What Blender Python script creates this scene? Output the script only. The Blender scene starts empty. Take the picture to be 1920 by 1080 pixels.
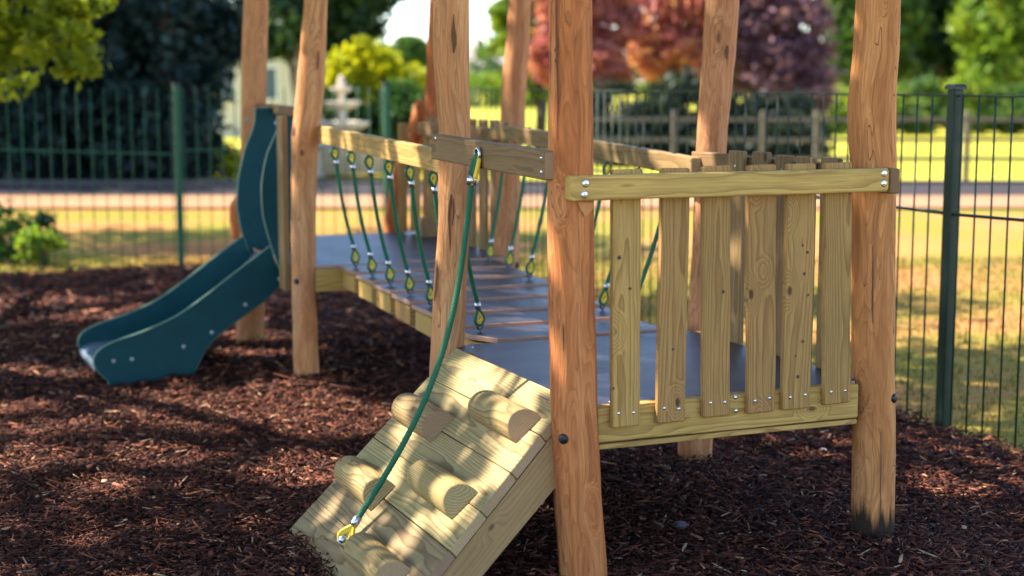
import bpy, bmesh, math, random
import numpy as np
from mathutils import Vector, Matrix, noise as mnoise
random.seed(7); RNG = np.random.default_rng(7)
sc = bpy.context.scene
COL = sc.collection
R = math.radians

# ---------------------------------------------------------------- camera geometry
F, H, HOR = 2900.0, 1.5, 150.0           # focal length in px of a 1920 wide frame, eye height, horizon row
PITCH = math.atan((540-HOR)/F); CP, SP = math.cos(PITCH), math.sin(PITCH)
EYE = Vector((0, 0, H))
def ray(x, y):
    u, v = (x-960)/F, (540-y)/F
    return Vector((u, CP+v*SP, -SP+v*CP))
def at(x, y, Y):                         # point of the viewing ray at distance Y
    r = ray(x, y); return EYE + r*(Y/r.y)
def onz(x, y, z=0.0):
    r = ray(x, y); return EYE + r*((z-H)/r.z)
# play equipment frame: a runs along the near tower's front, b runs away from the camera
TH = R(22.8)
U = Vector((math.cos(TH), math.sin(TH), 0)); V = Vector((-math.sin(TH), math.cos(TH), 0)); Z = Vector((0, 0, 1))
O = onz(1075, 760, .543); O.z = 0
def L(p): q = p-O; return Vector((q.dot(U), q.dot(V), p.z))
def W(a, b, z=0.0): return O + U*a + V*b + Z*z
def onpl(x, y, ax, val):
    r = ray(x, y); n = U if ax == 'a' else V
    return L(EYE + r*((val-(EYE-O).dot(n))/r.dot(n)))
SUN_EL, SUN_AZ = R(47), R(165)
SUN = Vector((math.cos(SUN_EL)*math.cos(SUN_AZ), math.cos(SUN_EL)*math.sin(SUN_AZ), math.sin(SUN_EL)))

# ---------------------------------------------------------------- materials
def newmat(name):
    m = bpy.data.materials.new(name); m.use_nodes = True
    nt = m.node_tree
    return m, nt, nt.nodes['Principled BSDF']
class NT:
    def __init__(s, nt): s.nt = nt
    def n(s, t, **k):
        o = s.nt.nodes.new('ShaderNode'+t)
        for a, b in k.items(): setattr(o, a, b)
        return o
    def lk(s, a, b): s.nt.links.new(a, b)
    def math(s, op, a, b=None, clamp=False):
        o = s.n('Math', operation=op); o.use_clamp = clamp
        for i, x in enumerate((a, b)):
            if x is None: continue
            if isinstance(x, (int, float)): o.inputs[i].default_value = x
            else: s.lk(x, o.inputs[i])
        return o.outputs[0]
    def scale(s, v, xyz):
        o = s.n('VectorMath', operation='MULTIPLY'); s.lk(v, o.inputs[0]); o.inputs[1].default_value = xyz
        return o.outputs[0]
    def noise(s, v, sc=1.0, det=3, rough=.55, dist=0):
        o = s.n('TexNoise'); 
        if v is not None: s.lk(v, o.inputs['Vector'])
        o.inputs['Scale'].default_value = sc; o.inputs['Detail'].default_value = det
        o.inputs['Roughness'].default_value = rough; o.inputs['Distortion'].default_value = dist
        return o.outputs['Fac']
    def ramp(s, f, stops, interp='LINEAR'):
        o = s.n('ValToRGB'); o.color_ramp.interpolation = interp
        e = o.color_ramp.elements
        while len(e) < len(stops): e.new(.5)
        for i, (p, c) in enumerate(stops):
            e[i].position = p; e[i].color = (*c, 1) if len(c) == 3 else c
        s.lk(f, o.inputs[0]); return o.outputs[0]
    def rng(s, f, a, b, c=0.0, d=1.0, smooth=False):
        o = s.n('MapRange'); o.interpolation_type = 'SMOOTHSTEP' if smooth else 'LINEAR'
        s.lk(f, o.inputs[0]); 
        for i, x in enumerate((a, b, c, d)): o.inputs[i+1].default_value = x
        return o.outputs[0]
    def mix(s, f, a, b, blend='MIX'):
        o = s.n('Mix', data_type='RGBA', blend_type=blend)
        for i, x in ((0, f), (6, a), (7, b)):
            if isinstance(x, (int, float)): o.inputs[i].default_value = x
            elif isinstance(x, tuple): o.inputs[i].default_value = (*x, 1)
            else: s.lk(x, o.inputs[i])
        return o.outputs[2]
    def attr(s, name):
        return s.n('Attribute', attribute_name=name)
    def bump(s, h, p, strength=.3, dist=.002):
        o = s.n('Bump'); o.inputs['Strength'].default_value = strength; o.inputs['Distance'].default_value = dist
        s.lk(h, o.inputs['Height']); s.lk(o.outputs[0], p.inputs['Normal'])

def mat_wood(name, light, dark, tint, ring=.0085, rough=.62, knots=1.0, linew=.75):
    m, nt, p = newmat(name); t = NT(nt)
    G = t.attr('grain').outputs['Vector']; bv = t.attr('bvar').outputs['Fac']
    warp = t.noise(t.scale(G, (9, 9, 1.5)), 1, 2)
    warp2 = t.noise(t.scale(G, (30, 30, 5)), 1, 2)
    xy = t.n('VectorMath', operation='LENGTH'); t.lk(t.scale(G, (1, 1, 0)), xy.inputs[0])
    vor = t.n('TexVoronoi'); t.lk(t.scale(G, (8, 8, 4.2)), vor.inputs['Vector']); vor.inputs['Scale'].default_value = 1
    kd = vor.outputs['Distance']
    sepc = t.n('SeparateColor'); t.lk(vor.outputs['Color'], sepc.inputs[0]); kon = t.math('GREATER_THAN', sepc.outputs[0], .45)
    kn = t.math('MULTIPLY', t.rng(kd, .03, .34, .032*knots, 0, True), kon)
    r = t.math('ADD', xy.outputs['Value'], t.math('MULTIPLY', warp, .045))
    r = t.math('ADD', r, t.math('MULTIPLY', warp2, .006)); r = t.math('ADD', r, kn)
    rings = t.math('FRACT', t.math('DIVIDE', r, ring))
    late = t.math('POWER', rings, 2.2)                       # soft rise, sharp latewood edge
    late = t.math('MULTIPLY', late, t.rng(rings, .94, 1.0, 1.0, 0.0))
    fib = t.noise(t.scale(G, (260, 260, 9)), 1, 2, .6)
    blot = t.noise(t.scale(G, (5, 5, 1.3)), 1, 3)
    c = t.mix(t.rng(blot, .38, .66), light, tint)
    c = t.mix(t.math('MULTIPLY', late, linew), c, dark)
    c = t.mix(t.rng(fib, .3, .75, .35, 0), c, tuple(x*.55 for x in dark))
    kcol = t.math('MULTIPLY', t.rng(kd, .06, .10, 1, 0, True), kon)
    c = t.mix(t.math('MULTIPLY', kcol, .85*min(knots, 1)), c, tuple(x*.28 for x in dark))
    hsv = t.n('HueSaturation'); t.lk(c, hsv.inputs['Color']); t.lk(t.rng(bv, 0, 1, .78, 1.2), hsv.inputs['Value'])
    t.lk(t.rng(bv, 0, 1, .488, .508), hsv.inputs['Hue'])
    t.lk(hsv.outputs[0], p.inputs['Base Color']); p.inputs['Roughness'].default_value = rough+.1; p.inputs['Specular IOR Level'].default_value = .3
    t.bump(t.math('ADD', t.math('MULTIPLY', late, -.6), fib), p, .35, .0012)
    return m

def mat_post(name, light, mid, dark, stain=False):
    m, nt, p = newmat(name); t = NT(nt)
    G = t.attr('grain').outputs['Vector']; bv = t.attr('bvar').outputs['Fac']
    w = t.n('VectorMath', operation='ADD'); t.lk(t.scale(G, (1, 1, 1)), w.inputs[0])
    nw = t.n('TexNoise'); t.lk(t.scale(G, (5, 5, 2.2)), nw.inputs['Vector']); nw.inputs['Scale'].default_value = 1
    t.lk(t.scale(nw.outputs['Color'], (.09, .09, .02)), w.inputs[1]); Gw = w.outputs[0]
    vor = t.n('TexVoronoi'); t.lk(t.scale(Gw, (10, 10, 3.2)), vor.inputs['Vector']); vor.inputs['Scale'].default_value = 1
    kd = vor.outputs['Distance']
    wk = t.n('VectorMath', operation='ADD'); t.lk(Gw, wk.inputs[0])
    cmb = t.n('CombineXYZ'); kk = t.rng(kd, .02, .4, .06, 0, True); t.lk(kk, cmb.inputs[0]); t.lk(kk, cmb.inputs[1]); t.lk(cmb.outputs[0], wk.inputs[1])
    Gk = wk.outputs[0]
    grain = t.noise(t.scale(Gk, (48, 48, 1.6)), 1, 5, .6)
    broad = t.noise(t.scale(Gk, (14, 14, 1.1)), 1, 4, .6)
    fine = t.noise(t.scale(Gk, (240, 240, 9)), 1, 2, .6)
    c = t.ramp(broad, [(.3, dark), (.5, mid), (.7, light)])
    c = t.mix(t.rng(grain, .34, .52, .6, 0), c, tuple(x*.62 for x in dark))
    fig = t.math('FRACT', t.math('MULTIPLY', t.noise(t.scale(Gk, (11, 11, 1.3)), 1, 2, .5), 17))
    fl = t.math('MULTIPLY', t.math('POWER', fig, 3), t.rng(fig, .93, 1, 1, 0))
    c = t.mix(t.math('MULTIPLY', fl, .5), c, tuple(x*.6 for x in dark))
    crack = t.noise(t.scale(Gk, (34, 34, .55)), 1, 1, .4)
    cm = t.math('MULTIPLY', t.rng(t.math('ABSOLUTE', t.math('SUBTRACT', crack, .5)), 0, .006, 1, 0), t.rng(broad, .40, .6, 0, .9))
    c = t.mix(cm, c, tuple(x*.18 for x in dark))
    knot = t.rng(kd, .05, .12, 1, 0, True)
    vs = t.math('GREATER_THAN', t.n('SeparateColor').outputs[0], .5)
    sepc = t.n('SeparateColor'); t.lk(vor.outputs['Color'], sepc.inputs[0])
    knot = t.math('MULTIPLY', knot, t.math('GREATER_THAN', sepc.outputs[0], .62))
    c = t.mix(t.math('MULTIPLY', knot, .8), c, tuple(x*.22 for x in dark))
    c = t.mix(t.rng(fine, .3, .7, .3, 0), c, tuple(x*.5 for x in dark))
    hsv = t.n('HueSaturation'); t.lk(c, hsv.inputs['Color']); t.lk(t.rng(bv, 0, 1, .85, 1.12), hsv.inputs['Value'])
    t.lk(t.rng(bv, 0, 1, .492, .512), hsv.inputs['Hue'])
    c = hsv.outputs[0]
    if stain:
        tc = t.n('TexCoord'); sp = t.n('SeparateXYZ'); t.lk(tc.outputs['Object'], sp.inputs[0])
        n1 = t.noise(t.scale(tc.outputs['Object'], (45, 45, 4)), 1, 3)
        h = t.math('SUBTRACT', sp.outputs[2], t.math('MULTIPLY', n1, .2))
        c = t.mix(t.rng(h, -.035, .04, .97, 0, True), c, (.018, .011, .008))
    t.lk(c, p.inputs['Base Color']); p.inputs['Roughness'].default_value = .8; p.inputs['Specular IOR Level'].default_value = .25
    t.bump(t.math('ADD', t.math('ADD', t.math('MULTIPLY', fine, .5), grain), t.math('MULTIPLY', cm, -1.5)), p, .85, .005)
    return m

def mat_plain(name, col, rough=.5, metal=0.0, nscale=30, var=.15, bump=.0, spec=None, coat=0):
    m, nt, p = newmat(name); t = NT(nt)
    tc = t.n('TexCoord'); f = t.noise(tc.outputs['Object'], nscale, 4)
    c = t.mix(f, tuple(x*(1-var) for x in col), tuple(min(1, x*(1+var)) for x in col))
    t.lk(c, p.inputs['Base Color']); p.inputs['Metallic'].default_value = metal
    t.lk(t.rng(f, .3, .7, rough*.85, min(1, rough*1.15)), p.inputs['Roughness'])
    if spec is not None: p.inputs['Specular IOR Level'].default_value = spec
    if coat: p.inputs['Coat Weight'].default_value = coat
    if bump: t.bump(f, p, bump, .002)
    return m

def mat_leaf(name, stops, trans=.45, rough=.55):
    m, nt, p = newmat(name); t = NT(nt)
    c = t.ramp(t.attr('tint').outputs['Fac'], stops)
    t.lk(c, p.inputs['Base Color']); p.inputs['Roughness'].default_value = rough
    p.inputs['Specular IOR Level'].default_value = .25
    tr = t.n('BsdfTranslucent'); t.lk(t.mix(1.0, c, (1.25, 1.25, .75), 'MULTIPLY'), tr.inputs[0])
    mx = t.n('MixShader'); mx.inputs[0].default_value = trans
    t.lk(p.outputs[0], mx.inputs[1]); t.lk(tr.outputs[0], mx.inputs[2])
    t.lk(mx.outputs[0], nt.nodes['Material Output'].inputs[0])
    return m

def mat_chip(name):
    m, nt, p = newmat(name); t = NT(nt)
    v = t.attr('tint').outputs['Fac']
    c = t.ramp(v, [(0, (.010, .0035, .0025)), (.25, (.05, .012, .007)), (.5, (.135, .036, .019)), (.75, (.29, .088, .042)), (.9, (.44, .175, .085)), (1, (.60, .36, .20))])
    tc = t.n('TexCoord'); f = t.noise(tc.outputs['Object'], 90, 3)
    c = t.mix(t.rng(f, .3, .7, .5, 0), c, (.02, .01, .008))
    t.lk(c, p.inputs['Base Color']); p.inputs['Roughness'].default_value = .75; p.inputs['Specular IOR Level'].default_value = .2
    t.bump(t.noise(tc.outputs['Object'], 300, 2), p, .3, .002)
    return m

def mat_ground(name, stops, scale=1.0, fine=60, rough=.95, spec=.12, fine_amt=.5, mixcol=None, mixscale=.3, bumpd=.02):
    m, nt, p = newmat(name); t = NT(nt)
    tc = t.n('TexCoord'); g = tc.outputs['Object']
    c = t.ramp(t.noise(g, scale, 5, .6), stops)
    if mixcol: c = t.mix(t.rng(t.noise(g, mixscale, 3), .40, .56), c, mixcol)
    f = t.noise(g, fine, 4, .7)
    c = t.mix(t.rng(f, .35, .65, fine_amt, 0), c, tuple(x*.35 for x in stops[0][1]))
    t.lk(c, p.inputs['Base Color']); p.inputs['Roughness'].default_value = rough; p.inputs['Specular IOR Level'].default_value = spec
    t.bump(f, p, .6, bumpd)
    return m

M = {}
M['pine'] = mat_wood('treated_pine', (.62, .37, .105), (.25, .115, .028), (.52, .33, .092), ring=.0066, linew=.75)
M['pine_ramp'] = mat_wood('pale_treated_pine', (.47, .33, .145), (.16, .085, .028), (.38, .295, .13), ring=.0085, linew=.9)
M['pine_grey'] = mat_wood('weathered_pine', (.35, .20, .085), (.14, .073, .026), (.28, .175, .07))
M['pine_end'] = mat_wood('sawn_end', (.46, .29, .15), (.27, .15, .07), (.40, .245, .12), knots=0, linew=.7, ring=.007)
M['pine_beam'] = mat_wood('brown_pine_beam', (.42, .25, .10), (.21, .105, .036), (.37, .215, .08), ring=.014, linew=.5)
M['crack'] = mat_plain('wood_crack', (.15, .05, .024), .8, nscale=90, var=.5)
M['shaved'] = mat_wood('shaved_wood', (.68, .31, .105), (.5, .20, .06), (.60, .255, .085), knots=0, linew=.4)
M['knot_ring'] = mat_plain('knot_ring', (.34, .19, .06), .7, nscale=200, var=.3)
M['knot_dark'] = mat_plain('knot_core', (.085, .042, .018), .7, nscale=300, var=.5)
M['halflog'] = mat_wood('half_log_pine', (.42, .28, .115), (.12, .06, .02), (.34, .25, .095), ring=.0058, linew=.9)
M['post'] = mat_post('peeled_log', (.80, .30, .108), (.63, .20, .062), (.37, .096, .029))
M['post_stain'] = mat_post('peeled_log_stained_foot', (.78, .325, .128), (.64, .235, .084), (.44, .138, .048), True)
M['post_tan'] = mat_post('peeled_log_tan', (.84, .455, .205), (.74, .34, .135), (.50, .19, .07))
M['deck'] = None
def mat_deck():
    m, nt, p = newmat('film_faced_ply'); t = NT(nt)
    tc = t.n('TexCoord'); g = tc.outputs['Object']
    f = t.noise(g, 7, 6, .7); d = t.noise(g, 160, 2)
    c = t.mix(t.rng(f, .35, .7), (.022, .021, .036), (.034, .033, .052))
    dust = t.math('MULTIPLY', t.rng(t.noise(g, 26, 5, .75), .56, .72, 0, .55), t.rng(t.noise(g, 2.5, 3), .4, .65))
    c = t.mix(dust, c, (.12, .095, .09))
    t.lk(c, p.inputs['Base Color'])
    t.lk(t.rng(t.noise(g, 3, 4, .6), .3, .7, .36, .46), p.inputs['Roughness']); p.inputs['Specular IOR Level'].default_value = .42
    wv = t.n('TexVoronoi'); t.lk(g, wv.inputs['Vector']); wv.inputs['Scale'].default_value = 260
    t.bump(t.math('ADD', d, wv.outputs['Distance']), p, .35, .0012)
    return m
M['deck'] = mat_deck()
M['ply_edge'] = mat_plain('ply_edge', (.40, .22, .15), .6)
M['rope'] = mat_plain('green_rope', (.006, .125, .052), .6, nscale=500, var=.5, bump=.4)
M['yellow'] = mat_plain('yellow_thimble', (.88, .58, .02), .4)
M['steel'] = mat_plain('galvanised_steel', (.55, .57, .6), .3, 1.0)
M['zinc'] = mat_plain('zinc_screw', (.75, .76, .78), .28, 1.0)
M['darkmetal'] = mat_plain('dark_iron', (.12, .13, .16), .4, .9)
M['black'] = mat_plain('black_plastic', (.008, .008, .01), .45)
M['teal'] = mat_plain('teal_plastic_board', (.004, .055, .066), .5, nscale=9, var=.28, bump=.05, spec=.22)
M['teal_edge_highlight'] = mat_plain('board_edge_highlight', (.13, .21, .15), .5, spec=.25)  # sky light catching the panel rims, put into this paler colour
M['chute'] = mat_plain('grey_slide_bed', (.10, .14, .20), .33)
M['boltgrey'] = mat_plain('grey_bolt_cap', (.30, .36, .38), .4)
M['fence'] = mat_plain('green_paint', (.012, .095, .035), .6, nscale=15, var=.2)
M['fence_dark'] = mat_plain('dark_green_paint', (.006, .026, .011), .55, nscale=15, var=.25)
M['capblack'] = mat_plain('black_cap', (.006, .007, .008), .4)
M['greycap'] = mat_plain('grey_cap', (.16, .18, .2), .5)
M['chip'] = mat_chip('bark_chip')
M['soil'] = mat_ground('bark_soil', [(.3, (.03, .01, .006)), (.7, (.075, .022, .012))], 14, 90)
M['stone'] = mat_plain('pale_stone', (.70, .58, .44), .8, nscale=12, var=.25)
M['stonepool'] = mat_plain('pink_stone', (.5, .40, .36), .8, nscale=9, var=.3)
M['pebble'] = mat_plain('grey_pebble', (.16, .13, .14), .8, nscale=60, var=.3)
M['cream'] = mat_plain('cream_render', (.62, .56, .44), .85, nscale=3, var=.12)
M['render2'] = mat_plain('white_render', (.6, .6, .56), .85, nscale=3, var=.1)
M['roof'] = mat_plain('mauve_tile_roof', (.40, .32, .32), .8, nscale=2, var=.15)
M['roofdark'] = mat_plain('grey_roof', (.16, .14, .15), .8, nscale=2, var=.2)
M['brick'] = mat_plain('brick', (.28, .14, .10), .85, nscale=5, var=.2)
M['glass'] = mat_plain('window_glass', (.10, .14, .18), .1, nscale=2, var=.3)
M['white'] = mat_plain('white_paint', (.75, .75, .73), .5)
M['greytimber'] = mat_plain('grey_timber', (.12, .095, .07), .8, nscale=8, var=.3)
M['bark'] = mat_plain('tree_bark', (.07, .05, .035), .9, nscale=14, var=.5, bump=.5)
M['lawn'] = mat_ground('dry_lawn', [(.3, (.42, .17, .05)), (.5, (.52, .225, .075)), (.7, (.44, .23, .055))], .9, 25, fine_amt=.35, mixcol=(.25, .22, .03), mixscale=.5)
M['farlawn'] = mat_ground('green_lawn', [(.3, (.48, .39, .035)), (.7, (.58, .45, .06))], .25, 12, fine_amt=.3, mixcol=(.34, .35, .03), mixscale=.12)
M['road'] = mat_ground('road_tarmac', [(.3, (.042, .036, .036)), (.7, (.06, .048, .048))], .4, 40, fine_amt=.25, bumpd=.004)
M['kerb'] = mat_plain('kerb_stone', (.09, .08, .075), .9, nscale=3, var=.3)
M['verge'] = mat_ground('gravel_verge', [(.3, (.36, .19, .10)), (.7, (.45, .235, .125))], .6, 40, fine_amt=.3, bumpd=.004)
def leafset(name, a, b, c, tr=.45): return mat_leaf(name, [(0, a), (.5, b), (1, c)], tr)
M['lf_lime'] = leafset('lime_leaf', (.10, .15, .012), (.22, .27, .015), (.40, .40, .02), .55)
M['lf_canopy'] = leafset('canopy_leaf', (.06, .10, .012), (.14, .19, .015), (.28, .30, .02), .5)
M['lf_conifer'] = leafset('conifer_needle', (.003, .011, .011), (.009, .028, .027), (.03, .068, .064), .2)
M['lf_dark'] = leafset('dark_leaf', (.012, .035, .016), (.025, .065, .03), (.05, .10, .045), .3)
M['lf_yellow'] = leafset('golden_leaf', (.24, .27, .008), (.44, .44, .01), (.62, .56, .015), .5)
M['lf_hedge'] = leafset('hedge_leaf', (.018, .055, .012), (.04, .11, .02), (.10, .17, .03), .35)
M['lf_green'] = leafset('green_leaf', (.03, .08, .02), (.08, .16, .035), (.22, .28, .05), .45)
M['lf_bright'] = leafset('bright_leaf', (.09, .17, .02), (.2, .30, .03), (.36, .38, .05), .5)
M['lf_red'] = leafset('red_leaf', (.25, .055, .075), (.46, .15, .15), (.66, .30, .20), .5)
M['lf_pink'] = leafset('rose_leaf', (.34, .08, .10), (.55, .20, .18), (.70, .36, .14), .5)
M['lf_plum'] = leafset('plum_leaf', (.06, .025, .05), (.18, .085, .13), (.38, .21, .24), .4)
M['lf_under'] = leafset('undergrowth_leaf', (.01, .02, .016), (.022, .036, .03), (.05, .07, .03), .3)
M['blade'] = leafset('grass_blade', (.10, .12, .022), (.25, .19, .05), (.46, .28, .10), .35)

# ---------------------------------------------------------------- mesh building
class MB:
    def __init__(s): s.v = []; s.f = []; s.g = []; s.b = []; s.m = []; s.sm = []
    def add(s, verts, faces, grain=None, bvar=.5, mi=0, smooth=False):
        o = len(s.v); s.v += [tuple(v) for v in verts]
        s.g += [tuple(x) for x in (grain if grain is not None else verts)]; s.b += [bvar]*len(verts)
        for k, f in enumerate(faces):
            s.f.append(tuple(i+o for i in f)); s.m.append(mi[k] if isinstance(mi, (list, tuple)) else mi)
            s.sm.append(smooth[k] if isinstance(smooth, (list, tuple)) else smooth)
    def build(s, name, mats, parent=None, origin=None, recalc=True):
        me = bpy.data.meshes.new(name); v = s.v
        if origin is not None: v = [(x-origin[0], y-origin[1], z-origin[2]) for x, y, z in v]
        me.from_pydata(v, [], s.f)
        for m in (mats if isinstance(mats, (list, tuple)) else [mats]): me.materials.append(m)
        me.polygons.foreach_set('material_index', s.m); me.polygons.foreach_set('use_smooth', s.sm)
        a = me.attributes.new('grain', 'FLOAT_VECTOR', 'POINT'); a.data.foreach_set('vector', np.array(s.g, dtype=np.float32).ravel())
        a = me.attributes.new('bvar', 'FLOAT', 'POINT'); a.data.foreach_set('value', np.array(s.b, dtype=np.float32))
        if recalc:
            bm = bmesh.new(); bm.from_mesh(me); bmesh.ops.recalc_face_normals(bm, faces=bm.faces); bm.to_mesh(me); bm.free()
        me.update()
        o = bpy.data.objects.new(name, me); COL.objects.link(o)
        if parent is not None: o.parent = parent
        return o

def basis(zv, xh):
    z = zv.normalized(); x = (xh - z*xh.dot(z))
    if x.length < 1e-6: x = Vector((1, 0, 0)) - z*z.x
    x.normalize(); return x, z.cross(x), z
GR = random.Random(3)
def goff(): return Vector((GR.uniform(-.03, .03), GR.choice((-1, 1))*GR.uniform(.03, .09), GR.uniform(0, 40)))

def board(mb, p0, p1, side, w, t, bev=.004, nseg=8, wob=.0012, ends=True, mi=0, endmi=None, bv=None, taper=None):
    """sawn board from p0 to p1; w across `side`, t across the other way; eased edges, slightly untrue"""
    p0, p1 = Vector(p0), Vector(p1); x, y, z = basis(p1-p0, Vector(side)); Ln = (p1-p0).length
    cs = []
    hw, ht = w/2, t/2; e = min(bev, hw*.45, ht*.45)
    for sx, sy, first in ((1, 1, 0), (-1, 1, 1), (-1, -1, 0), (1, -1, 1)):
        a = (sx*hw, sy*(ht-e)); mid = (sx*(hw-e*.3), sy*(ht-e*.3)); b = (sx*(hw-e), sy*ht)
        cs += [a, mid, b] if not first else [b, mid, a]
    n = len(cs); zs = [0, e]+[e+(Ln-2*e)*i/nseg for i in range(1, nseg)]+[Ln-e, Ln]
    off = goff(); sd = GR.uniform(0, 99); bvv = GR.random() if bv is None else bv
    V_, Gn, Fc, Mi, Sm = [], [], [], [], []
    for k, zz in enumerate(zs):
        s = 1 if 0 < k < len(zs)-1 else 0
        dx = wob*mnoise.noise((sd, zz*3, 0))*2; dy = wob*mnoise.noise((sd, zz*3, 9))*2
        for (cx, cy) in cs:
            cx2 = cx-(0 if s else math.copysign(e, cx)*.8); cy2 = cy-(0 if s else math.copysign(e, cy)*.8)
            V_.append(p0+x*(cx2+dx)+y*(cy2+dy)+z*zz); Gn.append(Vector((cx, cy, zz))+off)
    for k in range(len(zs)-1):
        for i in range(n):
            j = (i+1) % n; Fc.append((k*n+i, k*n+j, (k+1)*n+j, (k+1)*n+i)); Mi.append(mi); Sm.append(i % 3 != 2)
    em = mi if endmi is None else endmi
    Fc.append(tuple(reversed(range(n)))); Mi.append(em); Sm.append(False)
    Fc.append(tuple((len(zs)-1)*n+i for i in range(n))); Mi.append(em); Sm.append(False)
    mb.add(V_, Fc, Gn, bvv, Mi, Sm)

def rings_mesh(mb, cents, xs, ys, prof, mi=0, smooth=True, caps=True, grain=None, bv=.5, closed=False):
    n = len(prof(0)); V_ = []
    for k, c in enumerate(cents):
        for (px, py) in prof(k): V_.append(c+xs[k]*px+ys[k]*py)
    Fc = []; K = len(cents)
    for k in range(K if closed else K-1):
        k2 = (k+1) % K
        for i in range(n):
            j = (i+1) % n; Fc.append((k*n+i, k*n+j, k2*n+j, k2*n+i))
    if caps and not closed: Fc.append(tuple(reversed(range(n)))); Fc.append(tuple((K-1)*n+i for i in range(n)))
    mb.add(V_, Fc, grain, bv, mi, smooth)

def frames(pts, closed=False):
    pts = [Vector(p) for p in pts]; n = len(pts); T = []
    for i in range(n):
        a = pts[(i-1) % n] if (closed or i > 0) else pts[0]; b = pts[(i+1) % n] if (closed or i < n-1) else pts[-1]
        T.append((b-a).normalized())
    h = Vector((0, 0, 1)) if abs(T[0].z) < .9 else Vector((1, 0, 0))
    x = (h-T[0]*h.dot(T[0])).normalized(); X, Y = [], []
    for i in range(n):
        x = (x-T[i]*x.dot(T[i])).normalized(); X.append(x); Y.append(T[i].cross(x))
    return pts, X, Y
def tube(mb, pts, r, sides=8, mi=0, closed=False, bv=.5, caps=True):
    pts, X, Y = frames(pts, closed)
    rr = r if callable(r) else (lambda k: r if not isinstance(r, (list, tuple)) else r[k])
    rings_mesh(mb, pts, X, Y, lambda k: [(rr(k)*math.cos(2*math.pi*i/sides), rr(k)*math.sin(2*math.pi*i/sides)) for i in range(sides)], mi, True, caps, None, bv, closed)
def bez(a, b, c, n): return [Vector(a)*(1-t)**2+Vector(b)*2*t*(1-t)+Vector(c)*t*t for t in [i/n for i in range(n+1)]]
def rope_tube(mb, pts, r, pitch=.055, lobes=6, sides=24, mi=0):
    pts, X, Y = frames(pts); d = [0]
    for i in range(1, len(pts)): d.append(d[-1]+(pts[i]-pts[i-1]).length)
    def prof(k):
        tw = 2*math.pi*d[k]/pitch; o = []
        for i in range(sides):
            ph = 2*math.pi*i/sides
            rr = r*(.80+.22*abs(math.cos(lobes/2*ph)))
            o.append((rr*math.cos(ph+tw), rr*math.sin(ph+tw)))
        return o
    rings_mesh(mb, pts, X, Y, prof, mi, True)
def lathe(mb, c, axis, prof, n=16, mi=0, smooth=True, xh=None):
    c = Vector(c); x, y, z = basis(Vector(axis), xh or Vector((.3, .8, .2)))
    rings_mesh(mb, [c+z*h for r, h in prof], [x]*len(prof), [y]*len(prof),
               lambda k: [(max(prof[k][0], 1e-4)*math.cos(2*math.pi*i/n), max(prof[k][0], 1e-4)*math.sin(2*math.pi*i/n)) for i in range(n)], mi, smooth)
def dome(mb, c, axis, r, h=None, mi=0, n=12):
    h = h or r*.6
    lathe(mb, c, axis, [(r, -.004), (r, 0)]+[(r*math.cos(a), h*math.sin(a)) for a in (.35, .7, 1.1, 1.5)], n, mi)
def box(mb, lo, hi, mi=0, bv=.5):
    x0, y0, z0 = lo; x1, y1, z1 = hi
    v = [(x0, y0, z0), (x1, y0, z0), (x1, y1, z0), (x0, y1, z0), (x0, y0, z1), (x1, y0, z1), (x1, y1, z1), (x0, y1, z1)]
    mb.add(v, [(3, 2, 1, 0), (4, 5, 6, 7), (0, 1, 5, 4), (1, 2, 6, 5), (2, 3, 7, 6), (3, 0, 4, 7)], None, bv, mi)
def panel(mb, outline, to3, t, mi_face=0, mi_edge=1, ch=.006):
    """flat board of thickness t cut to a closed 2-D outline; chamfered rim in the edge material"""
    n = len(outline); pts = [Vector(p) for p in outline]
    area = sum(pts[i].x*pts[(i+1) % n].y-pts[(i+1) % n].x*pts[i].y for i in range(n))
    if area < 0: pts.reverse()
    ins = []
    for i in range(n):
        a, b, c = pts[i-1], pts[i], pts[(i+1) % n]
        n1 = Vector((-(b-a).y, (b-a).x)).normalized(); n2 = Vector((-(c-b).y, (c-b).x)).normalized()
        q = (n1+n2); q = q.normalized()/max(.5, q.normalized().dot(n1)); ins.append(b+q*ch)
    rings = [(ins, 0), (pts, ch), (pts, t-ch), (ins, t)]
    Vv = [to3(p.x, p.y, d) for ring, d in rings for p in ring]; Fc = []; Mi = []
    for k in range(3):
        for i in range(n):
            j = (i+1) % n; Fc.append((k*n+i, k*n+j, (k+1)*n+j, (k+1)*n+i)); Mi.append(mi_edge)
    Fc.append(tuple(reversed(range(n)))); Fc.append(tuple(3*n+i for i in range(n))); Mi += [mi_face, mi_face]
    mb.add(Vv, Fc, None, .5, Mi, False)
def smooth_curve(pts, k=4):
    """Catmull-Rom through 2-D points"""
    P = [Vector((*p, 0)) if len(p) == 2 else Vector(p) for p in pts]; out = []
    for i in range(len(P)-1):
        p0, p1, p2, p3 = P[max(i-1, 0)], P[i], P[i+1], P[min(i+2, len(P)-1)]
        for j in range(k):
            t = j/k; out.append(.5*((2*p1)+(p2-p0)*t+(2*p0-5*p1+4*p2-p3)*t*t+(3*p1-p0-3*p2+p3)*t**3))
    out.append(P[-1]); return out

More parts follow.
